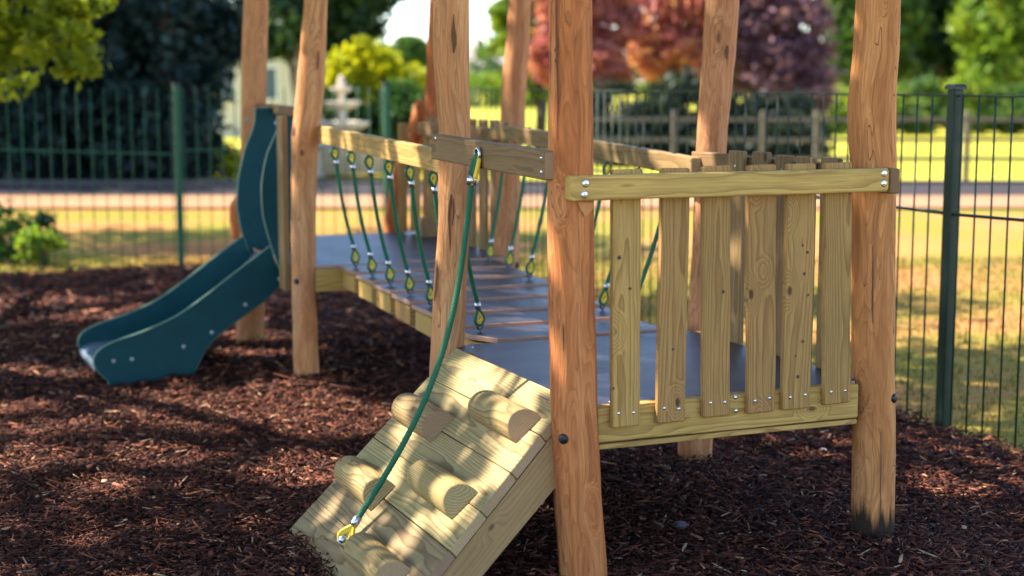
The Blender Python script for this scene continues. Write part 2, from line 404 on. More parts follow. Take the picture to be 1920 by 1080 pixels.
# ---------------------------------------------------------------- things
def tag(o, label=None, cat=None, group=None, kind=None):
    if label: o['label'] = label
    if cat: o['category'] = cat
    if group: o['group'] = group
    if kind: o['kind'] = kind
    return o
ORG = {}
def empty(name, loc, rz=0.0, org=(0, 0, 0)):
    o = bpy.data.objects.new(name, None); COL.objects.link(o); o.empty_display_size = .1
    o.location = loc; o.rotation_euler = (0, 0, rz); ORG[o.name] = Vector(org); return o
def eq_thing(name, a, b, label, cat, group=None):      # play equipment: children are given in the a, b, z frame
    return tag(empty(name, W(a, b), TH, (a, b, 0)), label, cat, group)
def root_of(o):
    while o.parent: o = o.parent
    return o
def eq(mb, name, mats, parent, label=None):
    o = mb.build(name, mats, parent, ORG.get(root_of(parent).name, Vector()))
    if label: o['label'] = label
    return o
def st(mb, name, mats, kind='structure'):
    o = mb.build(name, mats, recalc=name == 'kerb'); o['kind'] = kind; return o

def log_post(name, parent, px, Y, mat, top=2.5, base=None, seed=0, label=None):
    """peeled round pole; px = (row, left, right) outline readings, Y = its distance; follows the pole's own bends"""
    rd = []
    for (y, xl, xr) in px:
        a, b = at(xl, y, Y), at(xr, y, Y); c = (a+b)/2; rd.append((c.z, c, (b-a).length/2))
    rd.sort(key=lambda q: q[0])
    def smp(z):
        if z <= rd[0][0]:
            return rd[0][1]+Z*(z-rd[0][0]), rd[0][2]
        for i in range(len(rd)-1):
            if rd[i][0] <= z <= rd[i+1][0]:
                t = (z-rd[i][0])/(rd[i+1][0]-rd[i][0]); t = t*t*(3-2*t)*.5+t*.5
                return rd[i][1].lerp(rd[i+1][1], t), rd[i][2]*(1-t)+rd[i+1][2]*t
        c = rd[-1][1]; d = z-rd[-1][0]
        return Vector((c.x, c.y, z)), rd[-1][2]*(1-.02*d)
    n, K = 40, 90; z0 = -.12; off = Vector((GR.uniform(-9, 9), GR.uniform(-9, 9), GR.uniform(0, 30))); bv = GR.random()
    Vv, Gn = [], []
    for k in range(K+1):
        z = z0+(top-z0)*k/K; c, r = smp(z); c = L(c); c.z = z
        for i in range(n):
            ph = 2*math.pi*i/n; cx, sx = math.cos(ph), math.sin(ph)
            q = 1+.035*mnoise.noise((cx*1.3+seed*7, sx*1.3, z*2.2))+.02*mnoise.noise((cx*3+seed, sx*3, z*5))+.008*mnoise.noise((cx*9, sx*9+seed, z*14))
            Vv.append((c.x+cx*r*q, c.y+sx*r*q, z)); Gn.append(Vector((cx*r, sx*r, z))+off)
    Fc = [(k*n+i, k*n+(i+1) % n, (k+1)*n+(i+1) % n, (k+1)*n+i) for k in range(K) for i in range(n)]
    Fc.append(tuple(reversed(range(n)))); Fc.append(tuple(K*n+i for i in range(n)))
    mb = MB(); mb.add(Vv, Fc, Gn, bv, 0, [True]*(len(Fc)-2)+[False, False])
    return eq(mb, name, mat, parent, label), smp

def on_post(smp, x, y, Y):
    """point and outward normal on the visible side of a round post at picture position x, y"""
    z = at(x, y, Y).z; c, r = smp(z); c = L(c); c.z = z; tgt = L(at(x, y, c and Y)); tgt.z = z
    eye = L(EYE); v = Vector((eye.x-c.x, eye.y-c.y, 0)).normalized(); lat = Vector((-v.y, v.x, 0))
    d = max(-.93*r, min(.93*r, (tgt-c).dot(lat))); n = lat*d+v*math.sqrt(r*r-d*d)
    return c+n, n.normalized()
def patch(post, smp, Y, rows, mat, name, nx=4, lift=.0012):
    """thin mark that hugs a post's round surface; rows = (picture row, left, right)"""
    mb = MB(); vv = []
    for (y, xl, xr) in rows:
        for i in range(nx+1):
            p_, n_ = on_post(smp, xl+(xr-xl)*i/nx, y, Y); vv.append(p_+n_*(.0045+lift))
    f = [(r*(nx+1)+i, r*(nx+1)+i+1, (r+1)*(nx+1)+i+1, (r+1)*(nx+1)+i) for r in range(len(rows)-1) for i in range(nx)]
    mb.add(vv, f, None, .5, 0, True); return eq(mb, name, mat, post)
def knot(board_, c, axis, r):
    mb = MB(); c = Vector(c); ax = Vector(axis)
    lathe(mb, c, ax, [(r*1.5, -.002), (r*1.5, .0003), (r*.98, .0004)], 16, 0, False)
    lathe(mb, c, ax, [(r, -.002), (r, .0007), (r*.5, .0012), (.0005, .0010)], 14, 1, True)
    return eq(mb, 'knot', [M['knot_ring'], M['knot_dark']], board_)
def screw(parent, c, axis, r=.0055, mat=None, name='screw'):
    mb = MB(); dome(mb, c, axis, r); return eq(mb, name, mat or M['zinc'], parent)

# ================================================================ NEAR TOWER
DZ = .543
T1 = eq_thing('play_tower', .55, .55, 'near wooden play tower on four peeled logs with picket railings and a brown deck', 'play tower')
p1, s1 = log_post('post', T1, [(0, 1028, 1110), (120, 1030, 1111), (260, 1028, 1113), (400, 1026, 1114), (540, 1028, 1116), (760, 1032, 1120), (900, 1037, 1127), (1080, 1049, 1139)], 4.47, M['post'], seed=1, label='front log post, reddish brown with a black bolt cap')
p2, s2 = log_post('post', T1, [(0, 1606, 1688), (90, 1601, 1686), (160, 1594, 1681), (200, 1589, 1680), (240, 1590, 1679), (330, 1595, 1681), (450, 1597, 1679), (640, 1597, 1677), (820, 1598, 1678), (1005, 1597, 1675)], 4.94, M['post_stain'], seed=2, label='right log post with a knuckle and a blackened wet foot')
p3, s3 = log_post('post', T1, [(0, 812, 880), (110, 812, 880), (250, 823, 883), (330, 822, 883), (420, 821, 880), (540, 812, 875), (640, 808, 871), (700, 805, 866)], 5.55, M['post_tan'], seed=3)
p4, s4 = log_post('post', T1, [(0, 1322, 1386), (90, 1318, 1380), (150, 1313, 1374), (250, 1307, 1364), (300, 1304, 1361), (430, 1299, 1356), (620, 1288, 1346), (858, 1270, 1335)], 6.08, M['post_tan'], seed=4, label='back log post leaning, rough grained')
for po, (c, ax) in ((p1, on_post(s1, 1057, 814, 4.47)), (p2, on_post(s2, 1682, 742, 4.94))):
    mb = MB(); lathe(mb, c, ax, [(.0155, -.02), (.0155, .004), (.012, .007), (0.004, .008)], 18); eq(mb, 'bolt_cap', M['black'], po)
patch(p1, s1, 4.47, [(0, 1044, 1047), (60, 1044, 1047.5), (130, 1046, 1049.5), (190, 1047, 1050), (260, 1047, 1049)], M['crack'], 'crack', 1)
patch(p1, s1, 4.47, [(376, 1082, 1111), (383, 1085, 1110), (390, 1087, 1108), (396, 1092, 1103), (402, 1093, 1096)], M['shaved'], 'shaved_notch', 6)
patch(p1, s1, 4.47, [(600, 1057, 1058), (612, 1056.5, 1059), (630, 1057, 1059.5), (650, 1058, 1059)], M['crack'], 'crack', 2)
patch(p2, s2, 4.94, [(455, 1636, 1637), (500, 1636, 1638), (560, 1635, 1637.5), (600, 1636, 1637)], M['crack'], 'crack', 1)
patch(p2, s2, 4.94, [(800, 1650, 1651), (850, 1650, 1652), (910, 1649, 1651), (950, 1650, 1651)], M['crack'], 'crack', 1)
patch(p3, s3, 5.55, [(362, 846, 848), (378, 843, 849), (392, 841.5, 846), (408, 841, 845), (425, 842, 845.5), (445, 843, 846), (468, 844, 845)], M['crack'], 'crack', 2)
patch(p3, s3, 5.55, [(368, 849.5, 850.5), (385, 850, 852), (402, 849, 851.5), (420, 847.5, 849)], M['crack'], 'crack', 1)
patch(p3, s3, 5.55, [(484, 822, 823), (510, 820, 823), (540, 818, 821), (562, 816, 817)], M['crack'], 'crack', 1)
patch(p3, s3, 5.55, [(28, 850, 851), (50, 848, 852), (68, 846, 855), (85, 848, 855), (100, 849, 851)], M['crack'], 'crack', 2)
patch(p4, s4, 6.08, [(85, 1362, 1364), (95, 1358, 1365), (105, 1359, 1364), (112, 1361, 1362)], M['crack'], 'crack', 2)
# deck board
mb = MB()
ol = [(-.045, .10), (.03, 1.075), (.08, 1.115), (.98, 1.095), (1.010, 1.06), (1.013, .02), (.99, -.012), (.07, -.012)]
panel(mb, ol, lambda x, y, d: Vector((x, y, DZ-.018+d)), .018, 0, 1, .0015)
dk = eq(mb, 'deck', [M['deck'], M['ply_edge']], T1)
for x, y in ((886, 652), (871, 664), (954, 698), (1010, 730), (1144, 753), (1476, 662), (1560, 690)):
    q = L(onz(x, y, DZ)); screw(dk, (q.x, q.y, DZ+.0005), Z, .004)
def simple_board(name, parent, p0, p1, side, w, t, mat=None, label=None, **k):
    mb = MB(); board(mb, p0, p1, side, w, t, **k); return eq(mb, name, mat or M['pine'], parent, label)
# beams under the deck edge
BX = onpl(1610, 740, 'b', -.052).x
bm = simple_board('edge_beam', T1, (.055, -.032, .487), (BX, -.032, .487), Z, .108, .04)
simple_board('edge_beam', T1, (.05, -.03, .421), (BX-.004, -.03, .421), Z, .016, .05)
simple_board('edge_beam', T1, (1.062, .06, .47), (1.07, 1.16, .47), Z, .11, .04)
simple_board('edge_beam', T1, (.08, 1.13, .468), (1.05, 1.13, .468), Z, .11, .04)
simple_board('edge_beam', T1, (-.005, .05, .46), (-.005, 1.05, .46), Z, .10, .04)
for x, y in ((1379, 745), (1380, 770)): screw(bm, onpl(x, y, 'b', -.0525), -V and Vector((0, -1, 0)), .007)
# front rail and pickets
rp0, rp1 = onpl(1067, 355, 'b', -.105), onpl(1662, 335, 'b', -.105)
zc = (rp0.z+rp1.z)/2
rl = simple_board('rail', T1, (rp0.x, -.098, zc), (rp1.x, -.098, zc), Z, .072, .044, bev=.006, nseg=14, label='front handrail, pale greenish timber')
for x, y in ((1098, 344), (1096, 365), (1665, 325), (1664, 344)):
    q = onpl(x, y, 'b', -.12); 
    mb = MB(); lathe(mb, (min(q.x, rp1.x-.02), -.1195, q.z), (0, -1, 0), [(.0105, 0), (.0105, .0015), (.006, .002)], 16); dome(mb, (min(q.x, rp1.x-.02), -.1205, q.z), (0, -1, 0), .0055, .003)
    eq(mb, 'bolt', M['zinc'], rl)
PK = [(1147, 1200, 317, 801), (1239, 1292, 315, 793), (1315, 1366, 311, 782), (1400, 1453, 309, 775), (1472, 1527, 307, 768), (1544, 1594, 305, 758)]
BOT = [(1144, 1197), (1230, 1281), (1317, 1367), (1400, 1451), (1467, 1517), (1543, 1592)]
for (xl, xr, yt, yb), (bl, br) in zip(PK, BOT):
    t0, t1 = onpl(xl, 340, 'b', -.065), onpl(xr, 340, 'b', -.065); b0, b1 = onpl(bl, yb-20, 'b', -.065), onpl(br, yb-20, 'b', -.065)
    zt = onpl((xl+xr)/2, yt, 'b', -.065).z; zb = onpl((bl+br)/2, yb, 'b', -.075).z
    w = ((t1-t0).length+(b1-b0).length)/2
    pc = simple_board('picket', T1, ((b0.x+b1.x)/2, -.064, zb), ((t0.x+t1.x)/2, -.064, zt), (1, 0, 0), w, .021, bev=.004, nseg=12, wob=.002)
    for kx, ky, kr in ((1161, 483, .0065), (1181, 541, .005), (1150, 728, .005), (1262, 655, .005), (1356, 547, .0065), (1505, 460, .0045), (1514, 473, .006), (1508, 513, .006), (1515, 553, .0045), (1505, 640, .006), (1492, 667, .0045), (1496, 706, .0065), (1567, 459, .0095)):
        if min(xl, bl) < kx < max(xr, br): q = onpl(kx, ky, 'b', -.0746); knot(pc, (q.x, -.0746, q.z), (0, -1, 0), kr*.82)
    for dx in (-.26, .27):
        screw(pc, ((b0.x+b1.x)/2+dx*w, -.0747, zb+.045+random.uniform(-.005, .005)), (0, -1, 0), .0052)
# right-hand rail and pickets
rr = simple_board('rail', T1, (1.057, -.098, 1.187), (1.075, 1.19, 1.187), Z, .078, .04, bev=.005, nseg=10, mat=M['pine_grey'])
for b0, b1 in ((.74, .85), (.58, .68), (.43, .535), (.30, .40), (.15, .256)):
    bc = (b0+b1)/2
    pc = simple_board('picket', T1, (1.027, bc, .42), (1.027, bc, 1.246+random.uniform(-.004, .004)), (0, 1, 0), .10, .021, mat=M['pine_grey'], wob=.002)
    screw(pc, (1.016, bc, 1.19), (-1, 0, 0))
# left rail carrying the rope eyelet
e0, e1 = onpl(1026, 311, 'a', -.105), onpl(815, 275, 'a', -.105)
lz0, lz1 = e0.z, e1.z
lr = simple_board('rail', T1, (-.095, e0.y-.005, lz0), (-.095, e1.y, lz1), Z, .084, .046, bev=.005, nseg=12, mat=M['pine_grey'], endmi=0, label='left handrail with a steel eyelet')
lr.data.materials.append(M['pine_end']); lr.data.polygons[len(lr.data.polygons)-2].material_index = 1; lr.data.polygons[len(lr.data.polygons)-1].material_index = 1
for x, y in ((1015, 296), (1015, 322), (817, 259)): screw(lr, onpl(x, y, 'a', -.1185), (-1, 0, 0), .006)
EYE3 = onpl(899, 289, 'a', -.12)
mb = MB(); tube(mb, [EYE3+Vector((-.006, .0185*math.cos(a), .0185*math.sin(a))) for a in [2*math.pi*i/24 for i in range(24)]], .006, 8, 0, True); eq(mb, 'eyelet', M['steel'], lr)

# ================================================================ CLIMBING RAMP
RAMP = eq_thing('climbing_ramp', -.35, .4, 'sloping plank climbing ramp with half-log footholds and dappled sunlight', 'climbing ramp')
ra = math.atan2(.52, .59); DN = Vector((-math.cos(ra), 0, -math.sin(ra))); NRM = Vector((-math.sin(ra), 0, math.cos(ra)))
def shear(p):                            # s, b, h on a rectangular ramp -> the slightly skewed real one
    s, b, h = p; return RP(s, b-.10*max(s, 0)*(1-b/.95), h)
def RP(s, b, h=0.0): return Vector((-.04, 0, .54)) + DN*s + Vector((0, b-.12*max(s, 0), 0)) + NRM*h
seams = [-.04, .106, .249, .392, .535, .678, .815, .90]
for i in range(7):
    s0, s1 = seams[i]+.0012, seams[i+1]-.0012; sc_ = (s0+s1)/2
    mb = MB(); board(mb, Vector((sc_, GR.uniform(-.003, .003), -.017)), Vector((sc_, .955, -.017)), Vector((1, 0, 0)), s1-s0, .034, bev=.003, nseg=12, wob=.001, endmi=1); mb.v = [tuple(shear(p)) for p in mb.v]
    eq(mb, 'plank', [M['pine_ramp'], M['pine_end']], RAMP)
for bb, sl_ in ((.026, -.10), (.92, 0)):
    mb = MB(); o = [(-.06, -.036), (.92, -.036), (.92, -.10), (.62, -.135), (.2, -.15), (-.02, -.16), (-.06, -.12)]
    n = len(o); rr_ = []
    vv = [RP(s, bb+d+sl_*s, h) for d in (-.022, .022) for s, h in o]
    gg = [Vector((h, d+.06, s+5*bb)) for d in (-.022, .022) for s, h in o]
    mb.add(vv, [tuple(range(n)), tuple(reversed(range(n, 2*n)))]+[(i, n+i, n+(i+1) % n, (i+1) % n) for i in range(n)], gg, .6)
    eq(mb, 'side_beam', M['pine_beam'], RAMP)
def half_log(s, b0, b1, r):
    mb = MB(); K, n = 14, 18; ln = b1-b0; off = goff(); Vv, Gn = [], []
    base = RP(s, 0); bb0 = b0-.12*s; 
    for k in range(K+1):
        t = k/K; b = bb0+ln*t
        # domed far end, sloping cut at the near end
        q = 1.0
        u = (1-t)*ln
        if u < r*.95: q = math.sqrt(max(.0, 1-((r*.95-u)/(r*.95))**2))
        for i in range(n+1):
            a = -.12+(math.pi+.24)*i/n; wv = 1+.02*mnoise.noise((a*2, t*3, s*9))
            x = math.cos(a)*r*.98*wv*(.55+.45*q); h = max(0, math.sin(a)*r*1.0*wv+.007)*q
            bs = b + (0 if k else 0) + (h/r)*.022*(1-t)      # near face leans back a little
            Vv.append(base+Vector((0, bs+.12*s, 0))+DN*x+NRM*(h+.001)); Gn.append(Vector((x, h+.004, b))+off)
    Fc = []
    for k in range(K):
        for i in range(n): Fc.append((k*(n+1)+i, k*(n+1)+i+1, (k+1)*(n+1)+i+1, (k+1)*(n+1)+i))
    nf = len(Fc); Fc.append(tuple(reversed(range(n+1)))); Fc.append(tuple(K*(n+1)+i for i in range(n+1)))
    mb.add(Vv, Fc, Gn, GR.random(), [0]*nf+[1, 0], [True]*nf+[False, True])
    return eq(mb, 'foothold', [M['halflog'], M['pine_end'] if GR.random() < .4 else M['pine_ramp']], RAMP)
for s, b0, b1 in ((.245, .545, .93), (.11, .06, .45), (.535, .535, .93), (.405, .05, .44), (.70, .05, .43)): half_log(s, b0, b1, .056)
for px in ((820, 1000), (795, 1024), (800, 700), (925, 690), (995, 752)):
    pass

# ================================================================ CLIMBING ROPE
def teardrop(mb, c, ax_u, ax_n, size, rg, ry, mg=0, my=1):
    """rope eye round a yellow thimble: c = bottom of the loop, ax_u up, ax_n loop normal"""
    u = ax_u.normalized(); n = (ax_n-u*ax_n.dot(u)).normalized(); s = u.cross(n)
    out, inn = [], []
    for i in range(28):
        t = 2*math.pi*i/28; y = .5-.5*math.cos(t); x = math.sin(t)*math.sin(t/2)**.0*(.36*math.sin(math.pi*min(1, .12+y*.88))**.8 if y > 0 else 0)
        # teardrop: round at the bottom, pointed at the top
        wd = .34*math.sqrt(max(0, 1-((y-.36)/.36)**2)) if y < .36 else .34*(1-((y-.36)/.64)**1.3)
        x = math.copysign(wd, math.sin(t))
        out.append(c+u*(y*size)+s*(x*size)); inn.append(c+u*((.22+y*.46)*size)+s*(x*size*.52))
    tube(mb, out, rg, 8, mg, True)
    ctr = c+u*.42*size
    vv = out+inn; N = 28
    f = [(i, (i+1) % N, N+(i+1) % N, N+i) for i in range(N)]
    for d in (.0035, -.0035): mb.add([p+n*d for p in vv], f, None, .5, my)
    tube(mb, inn, ry, 6, my, True)
def rope_end(parent, c, up, nrm, size=.068):
    """c = lowest point of the loop; returns where the rope leaves the ferrule"""
    up = up.normalized()
    mb = MB(); teardrop(mb, c, up, nrm, size, .0065, .0045); eq(mb, 'thimble', [M['rope'], M['yellow']], parent)
    mb = MB(); f0 = c+up*size*.97; lathe(mb, f0, up, [(.009, 0), (.0115, .001), (.0115, .026), (.009, .027)], 16); eq(mb, 'ferrule', M['steel'], parent)
    return f0+up*.026
CL = eq_thing('climbing_rope', -.58, .42, 'thick green climbing rope slung from the left handrail to the foot of the ramp', 'rope')
A3 = RP(.725, .418+.12*.725, .012)
top_c = EYE3+Vector((-.016, .004, -.003)); topdir = Vector((-.10, .03, -.99)).normalized()
mb = MB(); pts = []
ropeA = top_c + topdir*.092
anch_up = (Vector((.60, .02, .80))).normalized()
c0 = A3+NRM*.006; f_end = c0+anch_up*(.07*.97+.026)
cp = Vector((f_end.x+.07, (ropeA.y+f_end.y)/2, f_end.z+.22))
pts = [ropeA, ropeA+topdir*.12]+[]
c1 = ropeA+topdir*.46; c2 = f_end+anch_up*.47
cub = [ropeA*(1-t)**3+c1*3*t*(1-t)**2+c2*3*t*t*(1-t)+f_end*t**3 for t in [i/260 for i in range(261)]]
rope_tube(mb, cub, .0098, .075, 6, 24)
rp = eq(mb, 'rope', M['rope'], CL)
# top eye hangs in the eyelet
mb = MB(); loop = []
sd = Vector((0, 1, 0))
for i in range(29):
    t = i/28; a = math.pi*t
    loop.append(top_c + topdir*(.066*(1-math.sin(a)**.8)) + sd*(.015*math.cos(a)) + Vector((.012*math.sin(a), 0, 0)))
rope_tube(mb, loop, .0105, .06, 6, 18, 0)
mb2 = MB(); tube(mb2, [p+topdir*.008+sd*(-.012) for p in loop[14:]], .0075, 8, 0)
eq(mb, 'rope_eye', M['rope'], CL); eq(mb2, 'thimble', M['yellow'], CL)
mb = MB(); lathe(mb, top_c+topdir*.062, topdir, [(.012, 0), (.0155, .001), (.0155, .032), (.012, .033)], 18); eq(mb, 'ferrule', M['steel'], CL)
mb = MB(); teardrop(mb, c0, anch_up, Vector((-.55, -.8, .2)), .066, .0065, .004, 1, 1); eq(mb, 'thimble', [M['rope'], M['yellow']], CL)
mb = MB(); lathe(mb, c0+anch_up*.062, anch_up, [(.010, 0), (.0135, .001), (.0135, .034), (.010, .035)], 16); eq(mb, 'ferrule', M['steel'], CL)
mb = MB(); ew = A3+NRM*.012; tube(mb, [RP(.735, .418+.12*.735, -.01), ew+NRM*.012], .005, 8); dome(mb, c0+anch_up*.014+Vector((-.012, -.02, .006)), Vector((-.5, -.8, .3)), .013, .008); eq(mb, 'eye_bolt', M['steel'], CL)

# ================================================================ FAR TOWER
D2 = .59
T2 = eq_thing('play_tower', .65, 4.0, 'far wooden play tower beside the green slide, out of focus, on tall log poles', 'play tower')
p5, s5 = log_post('post', T2, [(0, 570, 614), (80, 564, 612), (150, 557, 609), (215, 551, 603), (260, 546, 598), (400, 546, 592), (520, 547, 592), (640, 549, 596), (722, 552, 600)], 7.60, M['post_tan'], seed=5)
p6, _ = log_post('post', T2, [(0, 457, 503), (100, 453, 501), (220, 452, 499), (330, 452, 497), (480, 449, 497), (640, 443, 495)], 8.84, M['post_tan'], seed=6)
p7, _ = log_post('post', T2, [(0, 805, 852), (100, 800, 848), (200, 795, 844), (300, 793, 842), (430, 792, 840)], 9.32, M['post'], seed=7, label='far log post, dark red-brown')
p8, s8 = log_post('post', T2, [(0, 954, 995), (80, 948, 993), (150, 941, 988), (220, 938, 984), (320, 931, 976), (460, 925, 974), (500, 923, 973)], 8.08, M['post_tan'], seed=8)
patch(p5, s5, 7.6, [(228, 545, 548), (236, 543, 552), (246, 545, 552), (254, 548, 550)], M['crack'], 'crack', 2)
patch(p5, s5, 7.6, [(280, 565, 568), (286, 564, 570), (292, 566, 568)], M['crack'], 'crack', 2)
patch(p5, s5, 7.6, [(96, 595, 597), (110, 594, 597.5), (130, 594, 596)], M['crack'], 'crack', 1)
mb = MB(); lathe(mb, *on_post(s5, 556, 525, 7.6), [(.014, -.02), (.014, .004), (.004, .006)], 16); eq(mb, 'bolt_cap', M['black'], p5)
mb = MB(); lathe(mb, *on_post(s8, 970, 495, 8.08), [(.017, -.02), (.017, .004), (.004, .006)], 16); eq(mb, 'bolt_cap', M['black'], p8)
mb = MB(); panel(mb, [(.05, 3.29), (1.16, 3.29), (1.2, 4.75), (.04, 4.75)], lambda x, y, d: Vector((x, y, D2-.018+d)), .018, 0, 1, .0015); eq(mb, 'deck', [M['deck'], M['ply_edge']], T2)
simple_board('edge_beam', T2, (.13, 3.30, .515), (1.15, 3.30, .515), Z, .11, .04)
simple_board('edge_beam', T2, (.10, 4.72, .515), (1.15, 4.72, .515), Z, .11, .04)
simple_board('edge_beam', T2, (1.18, 3.4, .515), (1.20, 4.62, .515), Z, .11, .04)
simple_board('rail', T2, (1.13, 3.38, 1.215), (1.17, 4.66, 1.215), Z, .075, .04, mat=M['pine_grey'])
for b in (3.50, 3.66, 3.83, 4.0, 4.17, 4.34, 4.5):
    simple_board('picket', T2, (1.175, b, .5), (1.175, b, 1.29), (0, 1, 0), .10, .021, mat=M['pine_grey'])
for x0, x1 in ((748, 763), (769, 788), (796, 812)):
    a0, a1 = onpl(x0, 380, 'b', 4.66), onpl(x1, 380, 'b', 4.66)
    simple_board('picket', T2, ((a0.x+a1.x)/2, 4.66, .6), ((a0.x+a1.x)/2, 4.66, 1.25 if x0 != 769 else 1.08), (1, 0, 0), a1.x-a0.x, .022)
# rounded grab boards and the leaning pole of the far-side entrance
def grab_board(x0, x1, yt, yb, b):
    q0, q1 = onpl(x0, yb, 'b', b), onpl(x1, yt, 'b', b); w = q1.x-q0.x; r = w/2
    ol = [(q0.x, q0.z), (q1.x, q0.z)]+[((q0.x+q1.x)/2+r*math.cos(a), q1.z-r+r*math.sin(a)) for a in [math.pi*i/10 for i in range(11)]]
    mb = MB(); panel(mb, ol, lambda x, y, d: Vector((x, b+d, y)), .035, 0, 0, .004); eq(mb, 'grab_board', M['pine_end'], T2)
grab_board(789, 812, 405, 462, 4.42)
grab_board(774, 792, 193, 238, 4.95)
mb = MB(); q = [L(at(740, 446, 9.5)), L(at(742, 380, 9.5)), L(at(765, 290, 9.45)), L(at(790, 215, 9.4)), L(at(800, 196, 9.4))]
tube(mb, smooth_curve(q, 4), lambda k: .06+.006*math.sin(k), 14); eq(mb, 'leaning_pole', M['post'], T2)
mb = MB(); q = [L(at(446, 520, 9.35)), L(at(447, 440, 9.35)), L(at(445, 400, 9.35)), L(at(449, 372, 9.35))]
tube(mb, smooth_curve(q, 4), lambda k: .05 if k < 11 else .035, 14); eq(mb, 'stub_pole', M['post'], T2)
# boards flanking the slide head
q = onpl(537, 300, 'b', 3.44)
simple_board('picket', T2, (.03, 3.50, .45), (.03, 3.50, 1.325), (0, 1, 0), .11, .03, mat=M['pine_grey'])
simple_board('rail', T2, (.19, 3.42, 1.335), (.19, 4.58, 1.345), Z, .05, .04, mat=M['pine_grey'])

# ================================================================ BRIDGE
BR = eq_thing('plank_bridge', .58, 2.2, 'plank bridge of brown panels with timber handrails and green rope balusters', 'bridge')
NB, B0, B1 = 7, 1.135, 3.275
def bz(b): return .545+(b-B0)/(B1-B0)*.045
def bl(b): return .165+(b-B0)/(B1-B0)*.085
def brt(b): return .905+(b-B0)/(B1-B0)*.16
bsk = lambda a: -.045*(a-.2)
for i in range(NB):
    b0 = B0+(B1-B0)*i/NB+.009; b1 = B0+(B1-B0)*(i+1)/NB-.009
    mb = MB(); l0, l1, r0, r1 = bl(b0), bl(b1), brt(b0), brt(b1)
    ol = [(l0, b0), (r0, b0+bsk(r0)), (r1, b1+bsk(r1)), (l1, b1)]
    if i == 0: ol = [(l0+.06, b0), (r0, b0+bsk(r0)), (r1, b1+bsk(r1)), (l1, b1), (l0+.0, b0+.14)]
    panel(mb, ol, lambda x, y, d: Vector((x, y, bz(y)-.018+d+.005-.0095*(y-b0+.05*(x-.2))/(b1-b0))), .02, 0, 1, .0025)
    pl = eq(mb, 'plank', [M['deck'], M['ply_edge']], BR)
    mb = MB(); board(mb, (l0+.012, (b0+b1)/2, bz(b0)-.06), (r0-.012, (b0+b1)/2+bsk(.9), bz(b0)-.06), (0, 1, 0), (b1-b0)*.78, .082, bev=.004); eq(mb, 'batten', M['pine'], pl)
for aa in (.30, .86):
    simple_board('side_beam', BR, (aa-.02, B0, .42), (aa+.08, B1, .46), Z, .07, .05, mat=M['pine_grey'])
rlL = simple_board('rail', BR, (.075, 1.14, 1.196), (.175, 3.26, 1.237), Z, .083, .045, mat=M['pine'], nseg=14)
mb = MB(); board(mb, (1.035, 1.11, 1.167), (1.09, 3.3, 1.245), Z, .078, .045, nseg=14, endmi=1)
rlR = eq(mb, 'rail', [M['pine_grey'], M['pine_end']], BR)
def ra_(side, b): return (.10 if side < 0 else 1.035)+(b-1.1)/2.1*(.075 if side < 0 else .055)
def rz_(side, b): return (1.15+(b-1.14)/2.1*.042) if side < 0 else (1.126+(b-1.1)/2.2*.08)
for side in (-1, 1):
    for i in range(NB):
        b = B0+(B1-B0)*(i+.62)/NB + (bsk(.9) if side > 0 else 0)
        a = bl(b)+.055 if side < 0 else brt(b)-.06
        z = bz(b)
        bt = b-.05*side*.2 - (.10 if side < 0 else -.02); at_ = ra_(side, bt); zt = rz_(side, bt)
        e0 = Vector((a, b, z+.028)); upv = (Vector((at_, bt, zt))-e0)
        # in the loop ends up points along a slightly bowed rope
        nrm = Vector((.36, -.93, 0))
        rpt = MB()
        lowdir = (upv.normalized()+Vector((-.10*side*-1*.0, 0, .25))).normalized()
        topdir2 = (-upv).normalized()
        rt = bpy.data.objects.new('rope', None)
        mb = MB()
        f0 = e0+lowdir*(.066*.97+.026); tp = Vector((at_, bt, zt-.012)); f1 = tp+topdir2*(.06*.97+.026)
        mid = (f0+f1)/2+Vector((.012*side, .01, -.03))
        rope_tube(mb, bez(f0, mid, f1, 70), .0092, .07, 6, 14)
        ro = eq(mb, 'rope', M['rope'], BR); bpy.data.objects.remove(rt)
        rope_end(ro, e0, lowdir, nrm, .066); rope_end(ro, tp, topdir2, nrm, .06)
        mb = MB(); tube(mb, [Vector((a, b, z-.01)), Vector((a, b, z+.012))], .006, 8)
        tube(mb, [Vector((a, b, z+.026))+Vector((.93*.014*math.cos(q), .36*.014*math.cos(q), .016*math.sin(q))) for q in [2*math.pi*k/14 for k in range(14)]], .0045, 6, 0, True)
        eq(mb, 'eye_bolt', M['darkmetal'], ro)
        mb = MB(); tube(mb, [Vector((at_, bt, zt+.02)), Vector((at_, bt, zt-.012))], .005, 8); eq(mb, 'eye_bolt', M['darkmetal'], ro)
        mb = MB(); dome(mb, (at_, bt, zt+.0835 if side < 0 else zt+.079), Z, .013, .007); eq(mb, 'bolt_cap', M['black'], rlL if side < 0 else rlR)

